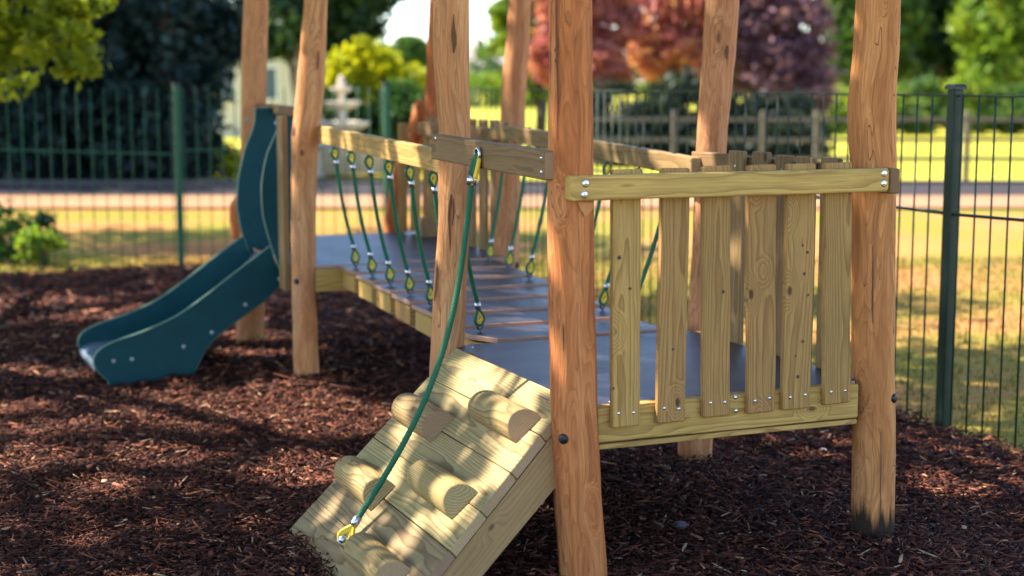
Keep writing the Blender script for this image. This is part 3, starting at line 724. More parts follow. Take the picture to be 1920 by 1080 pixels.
# ================================================================ SLIDE
SL = eq_thing('slide', -.45, 3.9, 'dark teal green plastic slide, side panels edged in painted highlight, running down to the bark', 'slide')
BN, BF, PT = 3.63, 4.22, .022
upper = [(-.011, .663), (-.192, .537), (-.366, .412), (-.501, .328), (-.653, .266), (-.769, .232), (-.842, .206), (-.892, .17), (-.908, .125), (-.892, .075), (-.84, .02)]
lower = [(-.426, .0), (-.39, .07), (-.337, .160), (-.251, .238), (-.047, .374), (.058, .47)]
side_ol = [p[:2] for p in smooth_curve(upper, 4)]+[(-.84, -.06), (-.43, -.06)]+[p[:2] for p in smooth_curve(lower, 3)]
barr = [(.04, 1.32), (.03, 1.246), (-.023, 1.124), (-.053, .976), (-.05, .83), (-.037, .765), (-.011, .665), (.052, .485)]
barr_c = [p[:2] for p in smooth_curve(barr, 4)]
barr_ol = barr_c+[(.085, .485), (.085, 1.32)]
barr_far = [(x+.035*max(0, min(1, (z-.70)/.35)), z+.03*max(0, (z-1.2)/.12)) for x, z in barr_c]+[(.30, .60), (.30, 1.36)]
for bb, s in ((BN, 1), (BF, -1)):
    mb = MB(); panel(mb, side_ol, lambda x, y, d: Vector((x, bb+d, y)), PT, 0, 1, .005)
    pn = eq(mb, 'side_panel', [M['teal'], M['teal_edge_highlight']], SL)
    mb = MB(); o = bb-.0235 if s > 0 else bb+.0235
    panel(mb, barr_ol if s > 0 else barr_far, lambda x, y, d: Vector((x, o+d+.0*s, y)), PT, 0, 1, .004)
    bp = eq(mb, 'barrier_panel', [M['teal'], M['teal_edge_highlight']], SL)
    pb = bb-.001 if s > 0 else bb+PT+.001
    for (x, z) in ((-.809, .121), (-.72, .125), (-.463, .171), (-.319, .234), (-.144, .367), (.03, .492)):
        mb = MB(); dome(mb, (x, pb - (.0235 if x > 0 and s > 0 else 0) + (.0235 if x > 0 and s < 0 else 0), z), (0, -s, 0), .011, .006); eq(mb, 'bolt', M['boltgrey'], pn)
    mb = MB(); dome(mb, (.03, BN-.025 if s > 0 else BF+.047, 1.285), (0, -s, 0), .011, .006); eq(mb, 'bolt', M['boltgrey'], bp)
bed = [(.06, .585), (-.02, .50), (-.192, .345), (-.366, .225), (-.501, .165), (-.653, .135), (-.769, .128), (-.84, .122), (-.885, .105), (-.90, .075)]
bc = smooth_curve(bed, 5); mb = MB(); vv = []
for p in bc: vv += [Vector((p.x, BN+PT+.001, p.y)), Vector((p.x, BF-.001, p.y))]
for p in bc: vv += [Vector((p.x, BN+PT+.001, p.y-.012)), Vector((p.x, BF-.001, p.y-.012))]
n = len(bc); fc = []
for i in range(n-1): fc += [(2*i, 2*i+1, 2*i+3, 2*i+2), (2*n+2*i+1, 2*n+2*i, 2*n+2*i+2, 2*n+2*i+3)]
fc += [(1, 0, 2*n, 2*n+1), (2*n-2, 2*n-1, 4*n-1, 4*n-2)]
mb.add(vv, fc, None, .5, 0, True); eq(mb, 'slide_bed', M['chute'], SL)

# ================================================================ GROUND
FEET = [(at((l+r)/2, y, Y).x, Y) for y, l, r, Y in ((1098, 1049, 1139, 4.47), (1005, 1597, 1675, 4.94), (858, 1270, 1335, 6.08), (722, 552, 600, 7.6), (640, 443, 495, 8.84), (760, 806, 866, 5.55))]
def gz(x, y):
    return sum(.010*np.exp(-((x-fx)**2+(y-fy)**2)/.030) for fx, fy in FEET) - .018*np.exp(-((x+2.25)**2+(y-7.3)**2)/.12) + .016*np.sin(x*1.7+.6)*np.cos(y*1.3)+.010*np.sin(x*4.1+y*3.3)+.006*np.sin(x*9.3-y*7.7)
def ab(x, y): return (x-O.x)*U.x+(y-O.y)*U.y, (x-O.x)*V.x+(y-O.y)*V.y
def sheet(name, xs, ys, zf, mat, inside=None):
    X, Y = np.meshgrid(xs, ys); Zz = zf(X, Y); nx, ny = len(xs), len(ys)
    v = np.stack([X.ravel(), Y.ravel(), Zz.ravel()], 1); f = []
    for j in range(ny-1):
        for i in range(nx-1):
            if inside is not None and not inside((xs[i]+xs[i+1])/2, (ys[j]+ys[j+1])/2): continue
            f.append((j*nx+i, j*nx+i+1, (j+1)*nx+i+1, (j+1)*nx+i))
    mb = MB(); mb.add(v.tolist(), f, None, .5, 0, True); return st(mb, name, mat)
FA, FB = 2.39, 8.62                       # fence lines in the equipment frame
mb = MB(); g = 400
mb.add([(-g, -40, -.1), (g, -40, -.1), (g, 900, -.1), (-g, 900, -.1)], [(0, 1, 2, 3)]); st(mb, 'ground', M['farlawn'])
# lawn round the play area
mb = MB(); mb.add([(-60, -12, -.05), (60, -12, -.05), (60, 18.9, -.05), (-60, 18.9, -.05)], [(0, 1, 2, 3)]); st(mb, 'lawn', M['lawn'])
mb = MB(); mb.add([(-90, 20.3, .0), (90, 20.3, .0), (90, 22.5, .0), (-90, 22.5, .0)], [(0, 1, 2, 3)]); st(mb, 'road', M['road'])
mb = MB(); mb.add([(-90, 18.6, -.02), (90, 18.6, -.02), (90, 20.31, -.004), (-90, 20.31, -.004)], [(0, 1, 2, 3)]); st(mb, 'gravel_verge', M['verge'])
mb = MB(); box(mb, (-90, 22.5, -.12), (90, 22.62, .05)); st(mb, 'kerb', M['kerb'])
# bark bed: rotated rectangle
def bark_sheet():
    aa = np.linspace(-9, FA-.03, 150); bb = np.linspace(-5, FB-.05, 150)
    A, B = np.meshgrid(aa, bb); X = O.x+A*U.x+B*V.x; Y = O.y+A*U.y+B*V.y
    ed = np.minimum(np.clip((FA-.03-A)/.25, 0, 1), np.clip((FB-.05-B)/.25, 0, 1))
    Zz = gz(X, Y)*ed-.012
    v = np.stack([X.ravel(), Y.ravel(), Zz.ravel()], 1).tolist(); n = len(aa)
    f = [(j*n+i, j*n+i+1, (j+1)*n+i+1, (j+1)*n+i) for j in range(len(bb)-1) for i in range(n-1)]
    mb = MB(); mb.add(v, f, None, .5, 0, True); st(mb, 'bark_bed', M['soil'])
bark_sheet()

def np_mesh(name, verts, quads, tint, mat, smooth=False):
    me = bpy.data.meshes.new(name); nv, nf = len(verts), len(quads); k = quads.shape[1]
    me.vertices.add(nv); me.vertices.foreach_set('co', verts.astype(np.float32).ravel())
    me.loops.add(nf*k); me.loops.foreach_set('vertex_index', quads.astype(np.int32).ravel())
    me.polygons.add(nf); me.polygons.foreach_set('loop_start', np.arange(0, nf*k, k, dtype=np.int32))
    try: me.polygons.foreach_set('loop_total', np.full(nf, k, dtype=np.int32))
    except Exception: pass
    a = me.attributes.new('tint', 'FLOAT', 'POINT'); a.data.foreach_set('value', tint.astype(np.float32))
    me.materials.append(mat); me.update(calc_edges=True); me.validate()
    if smooth: me.polygons.foreach_set('use_smooth', [True]*nf)
    o = bpy.data.objects.new(name, me); COL.objects.link(o); return o
def rotmats(yaw, pitch, roll):
    cy, sy, cp, sp, cr, sr = np.cos(yaw), np.sin(yaw), np.cos(pitch), np.sin(pitch), np.cos(roll), np.sin(roll)
    Rm = np.empty((len(yaw), 3, 3))
    Rm[:, 0, 0] = cy*cp; Rm[:, 0, 1] = cy*sp*sr-sy*cr; Rm[:, 0, 2] = cy*sp*cr+sy*sr
    Rm[:, 1, 0] = sy*cp; Rm[:, 1, 1] = sy*sp*sr+cy*cr; Rm[:, 1, 2] = sy*sp*cr-cy*sr
    Rm[:, 2, 0] = -sp; Rm[:, 2, 1] = cp*sr; Rm[:, 2, 2] = cp*cr
    return Rm
def chips():
    P, S, T = [], [], []
    for (y0, y1, n, ln, wd) in ((3.2, 5.6, 105000, .025, .0058), (5.6, 7.2, 78000, .028, .0066), (7.2, 9.4, 62000, .038, .0095), (9.4, 13.2, 52000, .055, .015)):
        y = RNG.uniform(y0, y1, n); x = (RNG.uniform(-1, 1, n))*(.40*y+.7)
        a, b = ab(x, y); ok = (a < FA-.02+.05*RNG.standard_normal(n)) & (b < FB-.05+.08*RNG.standard_normal(n))
        x, y = x[ok], y[ok]; n = len(x)
        l = ln*np.exp(.45*RNG.standard_normal(n)); w = wd*np.exp(.4*RNG.standard_normal(n)); big = RNG.random(n) < .025
        l = np.where(big, l*2.0, l); w = np.where(big, w*.8, w)
        l = np.minimum(l, ln*3.6)
        z = gz(x, y)-.008+RNG.uniform(0, .014, n)+.012*np.clip(RNG.standard_normal(n), 0, 2)
        P.append(np.stack([x, y, z], 1)); S.append(np.stack([l, w, w*RNG.uniform(.25, .6, n)], 1))
        T.append(np.clip(RNG.beta(1.25, 2.0, n)+np.where(RNG.random(n) < .035, .5, 0), 0, 1))
    P, S, T = np.concatenate(P), np.concatenate(S), np.concatenate(T); n = len(P)
    base = np.array([[-.5, -.5, -.5], [.5, -.5, -.5], [.5, .5, -.5], [-.5, .5, -.5], [-.5, -.5, .5], [.5, -.5, .5], [.5, .5, .5], [-.5, .5, .5]])
    Vv = base[None]+RNG.uniform(-.22, .22, (n, 8, 3)); ends = RNG.uniform(.25, 1, (n, 2))
    Vv[:, [0, 3, 4, 7], 1] *= ends[:, :1]; Vv[:, [1, 2, 5, 6], 1] *= ends[:, 1:]
    Vv *= S[:, None, :]
    Rm = rotmats(RNG.uniform(0, 6.283, n), RNG.normal(0, .24, n), RNG.normal(0, .45, n))
    Vv = np.einsum('nij,nkj->nki', Rm, Vv)+P[:, None, :]
    q = np.array([[4, 5, 6, 7], [0, 1, 5, 4], [1, 2, 6, 5], [2, 3, 7, 6], [3, 0, 4, 7]])
    Q = (q[None]+8*np.arange(n)[:, None, None]).reshape(-1, 4)
    o = np_mesh('wood_chips', Vv.reshape(-1, 3), Q, np.repeat(T, 8), M['chip']); tag(o, 'reddish brown bark chippings covering the play area floor', 'bark chips', None, 'stuff')
chips()
def blades():
    n = 60000; y = RNG.uniform(5.2, 13.5, n); x = RNG.uniform(-5.5, 6.5, n); a, b = ab(x, y)
    ok = ((a > FA+.0) | (b > FB+.02)) & (np.abs(x) < .42*y+.8); x, y, a, b = x[ok], y[ok], a[ok], b[ok]; n = len(x)
    near = np.exp(-np.maximum(0, np.minimum(np.abs(a-FA), np.abs(b-FB)))/.16)
    h = RNG.uniform(.012, .035, n)+near*RNG.uniform(0, .075, n); w = RNG.uniform(.002, .004, n)*(1+y/9); yaw = RNG.uniform(0, 6.28, n)
    dx, dy = np.cos(yaw)*w, np.sin(yaw)*w; lx, ly = RNG.normal(0, .5, n)*h, RNG.normal(0, .5, n)*h; z0 = np.full(n, -.05)
    v = np.stack([np.stack([x-dx, y-dy, z0], 1), np.stack([x+dx, y+dy, z0], 1), np.stack([x+lx+dx*.2, y+ly+dy*.2, z0+h], 1), np.stack([x+lx-dx*.2, y+ly-dy*.2, z0+h], 1)], 1)
    Q = np.arange(4*n).reshape(n, 4)
    t = np.clip(RNG.beta(2, 2, n)*.8+near*.25, 0, 1)
    o = np_mesh('grass_blades', v.reshape(-1, 3), Q, np.repeat(t, 4), M['blade']); tag(o, 'short dry grass growing along the foot of the green railings', 'grass', None, 'stuff')
blades()
# a few pale stones on the bark
for i, (x, y, s, lab) in enumerate(((1277, 985, .028, 'flat grey stone lying on the dark bark below the picket railing'), (1545, 843, .012, 'small white flint on the bark just left of the stained post'))):
    q = onz(x, y, .02); mb = MB()
    prof = [(s*math.cos(a)*1.0, s*.45*math.sin(a)) for a in [-.6, -.2, .2, .6, 1.0, 1.35, 1.55]]
    lathe(mb, (q.x, q.y, q.z), (.05, -.1, 1), prof, 11)
    mb.v = [(vx+.15*s*mnoise.noise((vx*60, vy*60, i)), vy+.2*s*mnoise.noise((vx*50, vy*50, 5+i)), vz) for vx, vy, vz in mb.v]
    tag(mb.build('stone', M['pebble'] if i == 0 else M['stone']), lab, 'stone')

# ================================================================ RAILINGS
def railing(name, p0, p1, posts, label, hgt=1.44, midz=.93, mats=None, tilts=None, top_rail=()):
    """vertical-bar metal fence between p0 and p1 (equipment frame a,b) with posts at the given fractions"""
    o = eq_thing(name, p0[0], p0[1], label, 'fence'); P0, P1 = Vector((*p0, 0)), Vector((*p1, 0)); D = (P1-P0); ln = D.length; D.normalize()
    S = Vector((-D.y, D.x, 0))
    bar = mats[0]
    for k, t in enumerate(posts):
        c = P0+D*t; mb = MB(); w = .031
        board(mb, c+Vector((0, 0, -.05)), c+Vector((0, 0, hgt+.02)), D, .050, .050, bev=.004, nseg=2, wob=0)
        po = eq(mb, 'post', mats[1], o)
        mb = MB(); 
        lathe(mb, c+Z*(hgt+.0205), Z, [(.046, 0), (.046, .012), (.034, .022)], 4, 0, False, D+S); eq(mb, 'cap', M['capblack'], po)
    for k in range(len(posts)-1):
        t0, t1 = posts[k]+.05, posts[k+1]-.05; a0, a1 = (tilts or {}).get(k, (0, 0))
        mb = MB()
        nb = int((t1-t0)/.102)
        for i in range(nb+1):
            c = P0+D*(t0+(t1-t0)*i/nb); tube(mb, [c+Z*.0, c+Z*(hgt-.0)], .0042, 8)
        for zz, h, e in (((hgt-.006, .008, 0),) if k in top_rail else ())+((midz, .013, 1),):
            z0, z1 = zz+a0*e, zz+a1*e
            board(mb, P0+D*(t0-.02)+Z*z0+S*.0, P0+D*(t1+.02)+Z*z1, Z, h, .018, bev=.002, nseg=2, wob=0)
        eq(mb, 'bar_panel', bar, o)
    return o
q = onpl(1768, 803, 'a', FA)
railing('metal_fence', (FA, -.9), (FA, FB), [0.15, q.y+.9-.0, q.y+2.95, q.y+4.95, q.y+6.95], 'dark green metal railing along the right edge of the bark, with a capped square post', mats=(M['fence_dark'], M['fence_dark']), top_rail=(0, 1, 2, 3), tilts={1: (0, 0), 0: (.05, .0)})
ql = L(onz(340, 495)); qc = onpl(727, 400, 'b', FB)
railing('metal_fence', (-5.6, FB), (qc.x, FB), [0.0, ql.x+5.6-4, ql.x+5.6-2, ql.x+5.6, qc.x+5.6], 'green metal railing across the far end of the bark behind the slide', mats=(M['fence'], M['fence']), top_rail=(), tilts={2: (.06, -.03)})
railing('metal_fence', (qc.x+.03, FB+.02), (FA+.03, FB+.02), [], '', mats=(M['fence'], M['fence'])) if False else None

# ================================================================ FOLIAGE
def leaf_cloud(P, size, tint, name, mat, parent=None, org=None, up=.0):
    n = len(P); N = RNG.normal(size=(n, 3)); N[:, 2] += up; N /= np.linalg.norm(N, axis=1)[:, None]
    A = np.cross(N, RNG.normal(size=(n, 3))); A /= np.linalg.norm(A, axis=1)[:, None]; B = np.cross(N, A)
    s = size*RNG.uniform(.6, 1.35, n)[:, None]
    v = np.stack([P-A*s, P+B*s*.55+N*s*.12, P+A*s, P-B*s*.55+N*s*.12], 1)
    if org is not None: v = v-np.array(org)[None, None]
    o = np_mesh(name, v.reshape(-1, 3), np.arange(4*n).reshape(n, 4), np.repeat(tint, 4), mat)
    if parent is not None: o.parent = parent
    return o
def crown_pts(blobs, n, clump=.28, ncl=None, shell=.55):
    bl_ = np.array(blobs, float); wgt = bl_[:, 3]*bl_[:, 5]; wgt = wgt/wgt.sum(); ncl = ncl or max(12, n//45)
    k = RNG.choice(len(bl_), ncl, p=wgt); d = RNG.normal(size=(ncl, 3)); d /= np.linalg.norm(d, axis=1)[:, None]
    rad = (shell+(1-shell)*RNG.random(ncl))**.7; C = bl_[k, :3]+d*bl_[k, 3:6]*rad[:, None]; ct = RNG.random(ncl)
    j = RNG.integers(0, ncl, n); cr = clump*np.cbrt(np.prod(bl_[k][:, 3:6], axis=1))
    P = C[j]+RNG.normal(size=(n, 3))*cr[j][:, None]*np.array([.6, .6, .42])
    return P, np.clip(ct[j]*.65+RNG.random(n)*.5-.08, 0, 1)
def tree(name, base, blobs, mat, n, size, label, cat='tree', trunk=.12, group=None, limbs=True, clump=.28, shell=.55):
    b = Vector(base); t = tag(empty(name, b), label, cat, group)
    P, ti = crown_pts([(b.x+x, b.y+y, b.z+z, rx, ry, rz) for x, y, z, rx, ry, rz in blobs], n, clump, None, shell)
    P[:, 2] = np.maximum(P[:, 2], b.z+.03)
    d = P-FOUNT[None]; s_ = d@np.array(SUN); near = (P[:, 2] > 2.9) & (np.linalg.norm(d-s_[:, None]*np.array(SUN)[None], axis=1) < .85) & (s_ > .9)
    P, ti = P[~near], ti[~near]              # leaves cut out along the sun's path so it lights the fountain
    leaf_cloud(P, size, ti, 'crown', mat, t, b)
    mb = MB(); zt = max(q[2] for q in blobs)
    zlow = min(q[2] for q in blobs)
    x0 = sum(q[0] for q in blobs)/len(blobs)*.5
    tube(mb, [Vector((0, 0, -.1)), Vector((.03*zt, 0, zt*.3)), Vector((x0*.5, .02*zt, zt*.65)), Vector((x0, 0, zt))], lambda k: trunk*(1.25, 1, .75, .35)[k], 10)
    if limbs:
        for q in blobs: tube(mb, [Vector((0, 0, max(.1, q[2]*.35))), Vector((q[0]*.5, q[1]*.5, q[2]*.72)), Vector(q[:3])], lambda k: trunk*(.5, .35, .15)[k], 6)
    mb.build('trunk', M['bark'], t); return t
FOUNT = np.array(at(641, 205, 25.6))
def bush(name, base, blobs, mat, n, size, label, cat='bush', group=None, clump=.3):
    return tree(name, base, blobs, mat, n, size, label, cat, .03, group, True, clump)
def g0(px, Y): p = at(px, 300, Y); return (p.x, Y, -.03)
def blob_px(base, px0, px1, y0, y1, Y, dy=0.0, ry=None):
    """ellipsoid filling a picture-sized rectangle at distance Y, relative to base"""
    c = at((px0+px1)/2, (y0+y1)/2, Y); rx = (px1-px0)/2*Y/F; rz = (y1-y0)/2*Y/F
    return (c.x-base[0], c.y-base[1]+dy, c.z-base[2], rx, ry or max(rx, .6*rz)*.8, rz)

# dark conifers on the left, across the road
for i, (px, Y, w, h, lab) in enumerate(((-20, 25.2, 1.1, 5.6, 'dark blue-green conifer at the far left edge of the picture'), (95, 24.6, 1.05, 6.2, 'dark conifer behind the railing, second from the left'),
        (205, 25.0, 1.1, 6.6, 'dark conifer behind the railing, left of the yellow lit fence post'), (300, 24.5, .95, 6.3, 'dark conifer directly behind the yellow lit fence post'))):
    b = g0(px, Y); bl_ = [(0, 0, h*f, w*(1.12-.75*f), w*(1.12-.75*f), h*.16) for f in (.10, .22, .36, .5, .65, .8, .93)]
    tree('conifer', b, bl_, M['lf_conifer'], 10000, .10, lab, 'conifer', .16, 'dark conifers across the road', False)
for px, lab in ((40, 'dark conifer of the second row, between the two leftmost conifers'), (255, 'dark conifer of the second row, showing between the two right-hand conifers')):
    b = g0(px, 28.5); tree('conifer', b, [(0, 0, 6*f, 1.5*(1.12-.75*f), 1.5*(1.12-.75*f), 1.0) for f in (.10, .22, .36, .5, .65, .8, .93)], M['lf_conifer'], 8000, .12, lab, 'conifer', .16, 'dark conifers across the road', False)
b = (-12.8, 24.4, -.03); tree('added_road_shade_tree', b, [(0, 0, 4.2, 2.6, 2.2, 1.6), (1.2, .3, 6, 2.6, 2.2, 1.8), (-1.5, 0, 6.2, 2.4, 2.2, 1.8), (.3, 0, 7.8, 2.2, 2, 1.5), (2.2, -.4, 3.6, 1.6, 1.6, 1.1)], M['lf_dark'], 12000, .15, 'broad tree added unseen beyond the left edge to shade the road', 'tree', .25)  # added out of view so that its shadow darkens the road
b = g0(372, 26); tree('pine_tree', b, [blob_px(b, 300, 470, -160, 60, 26), blob_px(b, 330, 480, 20, 135, 26), blob_px(b, 240, 380, -120, 40, 26.5)], M['lf_conifer'], 9000, .10, 'tall dark pine with a bare trunk to the right of the conifers', 'pine tree', .17)
b = g0(560, 36); tree('broadleaf_tree', b, [blob_px(b, 500, 640, -120, 70, 36), blob_px(b, 590, 735, -150, 60, 36), blob_px(b, 610, 715, 30, 120, 36), blob_px(b, 470, 600, 10, 110, 37)], M['lf_dark'], 14000, .12, 'dense dark green tree behind the yellow shrub and the fountain', 'tree', .2)
b = g0(690, 60); tree('broadleaf_tree', b, [blob_px(b, 735, 800, 70, 120, 60), blob_px(b, 760, 815, 85, 125, 60)], M['lf_green'], 2500, .16, 'distant pale green tree low on the skyline in front of the roof', 'tree', .15)
b = g0(430, 22.8+2); bush('bush', b, [blob_px(b, 405, 452, 270, 335, 24.8), blob_px(b, 432, 470, 295, 335, 24.8)], M['lf_yellow'], 1600, .05, 'small bright yellow-green bush beside the dark pine trunk', 'bush')
# golden shrub and hedge behind the fountain
b = g0(690, 29); bush('golden_shrub', b, [blob_px(b, 610, 700, 95, 200, 29), blob_px(b, 650, 745, 80, 190, 29), blob_px(b, 700, 800, 118, 200, 29), blob_px(b, 660, 705, 70, 120, 29)], M['lf_yellow'], 9000, .06, 'bright golden yellow shrub spreading behind the stone fountain', 'shrub')
for px0, px1, lab in ((585, 700, 'dark green hedge shrub directly behind the stone fountain'), (690, 830, 'green hedge shrub right of the fountain under the golden shrub')):
    b = g0((px0+px1)/2, 27.2); bush('hedge_shrub', b, [blob_px(b, px0, px1, 165, 330, 27.2), blob_px(b, px0+20, px1-20, 150, 260, 27.2)], M['lf_hedge'], 6000, .06, lab, 'hedge', 'hedge behind the fountain')
b = g0(790, 90); bush('clipped_hedge', b, [(x, 0, .9, 2.2, 1.2, .95) for x in (-3, 0, 3, 6, 9)], M['lf_bright'], 6000, .16, 'pale green sunlit hedge far off below the bungalow roof', 'hedge')
# acers and plum
b = g0(1010, 36); tree('green_tree', b, [blob_px(b, 912, 985, 40, 105, 36), blob_px(b, 925, 1030, -20, 60, 36), blob_px(b, 985, 1040, 100, 190, 36)], M['lf_bright'], 3200, .11, 'small bright green tree partly hidden behind the back bridge post', 'tree', .12)
b = g0(1120, 32); tree('red_acer', b, [blob_px(b, 1000, 1110, 30, 170, 32), blob_px(b, 1090, 1190, -40, 110, 32), blob_px(b, 1010, 1130, -90, 60, 32), blob_px(b, 1100, 1180, 80, 160, 31.5)], M['lf_red'], 13000, .085, 'coral red leaved acer behind the front log post', 'tree', .14)
b = g0(1265, 33); tree('pink_acer', b, [blob_px(b, 1170, 1290, -30, 110, 33), blob_px(b, 1230, 1390, -110, 70, 33), blob_px(b, 1190, 1330, 50, 150, 33), blob_px(b, 1280, 1400, 20, 130, 33)], M['lf_pink'], 13000, .085, 'rose pink leaved acer with orange tips between the two log posts', 'tree', .14)
b = g0(1450, 32.5); tree('plum_tree', b, [blob_px(b, 1350, 1480, -60, 120, 32.5), blob_px(b, 1410, 1555, -30, 150, 32.5), blob_px(b, 1380, 1560, 60, 210, 32.5), blob_px(b, 1440, 1560, 120, 230, 32.3)], M['lf_plum'], 14000, .085, 'dark purple leaved plum tree left of the knuckled log post', 'tree', .16)
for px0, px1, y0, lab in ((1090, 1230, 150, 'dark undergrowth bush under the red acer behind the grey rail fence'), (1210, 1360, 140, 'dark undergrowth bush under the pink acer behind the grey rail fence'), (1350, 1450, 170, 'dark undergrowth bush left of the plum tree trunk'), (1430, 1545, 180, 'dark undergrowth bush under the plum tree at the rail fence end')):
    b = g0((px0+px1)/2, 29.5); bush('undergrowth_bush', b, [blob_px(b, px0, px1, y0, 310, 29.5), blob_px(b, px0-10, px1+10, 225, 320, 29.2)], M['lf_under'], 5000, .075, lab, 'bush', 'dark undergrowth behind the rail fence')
# right-hand trees
for i, (px0, px1, y0, y1, Y, m, lab) in enumerate(((1540, 1720, -120, 170, 52, 'lf_green', 'green tree behind the knuckled log post'), (1670, 1860, -150, 150, 54, 'lf_dark', 'darker green tree behind the capped railing post'),
        (1800, 2010, -130, 190, 50, 'lf_bright', 'sunlit yellow-green tree at the right edge of the picture'), (1880, 2120, -180, 120, 56, 'lf_green', 'tall green tree just outside the right edge, only its side showing'))):
    b = g0((px0+px1)/2, Y); mx = (px0+px1)/2
    tree('broadleaf_tree', b, [blob_px(b, px0, mx+30, y0+60, y1-20, Y), blob_px(b, mx-40, px1, y0+40, y1-40, Y), blob_px(b, px0+40, px1-40, y0, y0+150, Y), blob_px(b, px0+20, px1-20, y1-90, y1, Y)], M[m], 15000, .17, lab, 'tree', .25, 'trees across the far lawn')
for i, (px0, px1, y0, m, lab) in enumerate(((1530, 1610, 165, 'lf_bright', 'pale green shrub at the far lawn edge left of the knuckled post'), (1600, 1700, 170, 'lf_bright', 'pale shrub at the far lawn edge hidden by the knuckled post'), (1680, 1775, 150, 'lf_green', 'green shrub at the far lawn edge left of the capped railing post'),
        (1770, 1850, 140, 'lf_bright', 'light green shrub at the far lawn edge right of the capped railing post'), (1840, 1960, 160, 'lf_green', 'green shrub at the far lawn edge near the right edge of the picture'))):
    b = g0((px0+px1)/2, 46); bush('shrub', b, [blob_px(b, px0, px1, y0, 246, 46), blob_px(b, px0-8, px1+8, 195, 248, 45.8)], M[m], 3600, .11, lab, 'shrub', 'shrubs along the far lawn edge')
# far woods so that no bare horizon shows
P, ti = crown_pts([(x, 150+8*math.sin(x), 2.4+1.2*math.sin(x*.37), 6, 4, 2.8+math.sin(x*.7)) for x in range(-70, 90, 6) if not -16 < x < 2], 34000, .3)
P[:, 2] = np.maximum(P[:, 2], 0); tag(leaf_cloud(P, .5, ti, 'distant_woodland', M['lf_green']), 'belt of distant woodland along the horizon', 'woodland', None, 'stuff')
# weeds outside the far railing
for px, Y, y0, y1, w, m, lab in ((18, 13.2, 385, 500, 46, 'lf_hedge', 'dark leafy weed clump beyond the railing at the far left edge'), (75, 12.9, 430, 498, 38, 'lf_bright', 'low bright green weed clump beyond the railing, left of the slide'), (80, 13.6, 398, 480, 26, 'lf_dark', 'thin dark weed standing behind the bright green clump')):
    b = g0(px, Y); b = (b[0], b[1], -.02); bush('weed', b, [blob_px(b, px-w, px+w, y0, y1, Y), blob_px(b, px-w*.7, px+w*.5, y0+30, y1+6, Y)], M[m], 1100, .03, lab, 'weed', clump=.4)

# ---------------------------------------------------------------- shade tree over the play area
def fpx(P):
    d = P[:, 1]*CP-(P[:, 2]-H)*SP; up = P[:, 1]*SP+(P[:, 2]-H)*CP
    return 960+F*P[:, 0]/np.maximum(d, .05), 540-F*up/np.maximum(d, .05), d
SUNv = np.array(SUN)
HOLES = []                                # gaps in the crown: (lit point, radius)
def hole(px, py, z, r): HOLES.append((np.array(onz(px, py, z)), r))
def rhole(px, py, r):
    n = NRM; nW = U*n.x+V*n.y+Z*n.z; p0 = W(-.04, .5, .54); rr = ray(px, py); t = (p0-EYE).dot(nW)/rr.dot(nW); HOLES.append((np.array(EYE+rr*t), r))
for x, y, r in ((885, 708, .03), (985, 735, .0), (945, 880, .0), (975, 800, -.03), (760, 800, -.02), (720, 905, .0), (770, 1000, .0), (680, 990, -.01), (850, 955, .0), (610, 965, -.03)): rhole(x, y, r)
for x, y, r in ((520, 765, .24), (590, 785, .22), (430, 765, .18), (350, 775, .15), (560, 735, .10), (250, 745, .10), (60, 572, .38), (140, 577, .30), (300, 585, .26), (20, 590, .28), (470, 620, .12), (60, 850, .06), (180, 900, .05), (560, 885, .08), (600, 855, .08), (90, 690, .10), (190, 670, .10), (20, 760, .08), (500, 660, .10), (300, 850, .06), (620, 690, .10), (230, 600, .16), (410, 590, .14), (1240, 870, .05), (1800, 900, .05), (30, 800, .05), (120, 800, .05)): hole(x, y, .02, r)
for x, y, z, r in ((560, 175, None, .06), (620, 262, None, .05), (668, 266, None, .05)):
    HOLES.append((np.array(at(x, y, 7.55)), r))
for a, b, z, r in ((1.6, 6.6, 0, .3), (2.0, 5.2, 0, .25)): HOLES.append((np.array(W(a, b, z)), r))
def canopy():
    ncl = 1500
    gx, gy = RNG.uniform(-8.5, 6.0, ncl), RNG.uniform(1.0, 17.0, ncl); h = RNG.uniform(3.6, 8.2, ncl)
    # where the crown's shade lies: the bark bed and a strip beyond the railings
    a, b = (gx-O.x)*U.x+(gy-O.y)*U.y, (gx-O.x)*V.x+(gy-O.y)*V.y
    wob = .5*np.sin(gx*1.9+gy)+.35*np.sin(gy*2.7-gx*.8)
    k1 = (b < FB-.1+.5*wob) & (a < 4.6+.7*wob) & ((a < FA+.25) | (gy < 8.7+.15*wob) | ((gy > 10.1+.2*wob) & (gy < 11.2+.2*wob)))
    k2 = (gy > 13.5+.5*wob) & (gy < 15.8+.5*wob) & (gx < 1.0+wob)
    k = k1 | k2
    C = np.stack([gx, gy, np.zeros(ncl)], 1)[k]; h = h[k]; C = C+SUNv[None]*(h/SUNv[2])[:, None]
    n = 58000; j = RNG.integers(0, len(C), n); P = C[j]+RNG.normal(size=(n, 3))*np.array([.34, .34, .22])
    ti = np.clip(RNG.random(len(C))[j]*.6+RNG.random(n)*.5-.05, 0, 1)
    keep = P[:, 2] > 2.7
    for q, r in HOLES:
        d = P-q[None]; s = d@SUNv; dist = np.linalg.norm(d-s[:, None]*SUNv[None], axis=1); keep &= ~((dist < r+.11) & (s > 0))
    px, py, dd = fpx(P); keep &= ~((px > -60) & (px < 1980) & (py > -70) & (py < 1150) & (dd > .05))
    return P[keep], ti[keep], C
tb = Vector((-6.6, 9.3, 0))
ST = tag(empty('shade_tree', tb), 'spreading lime green tree whose leafy branches droop into the upper left corner', 'tree')
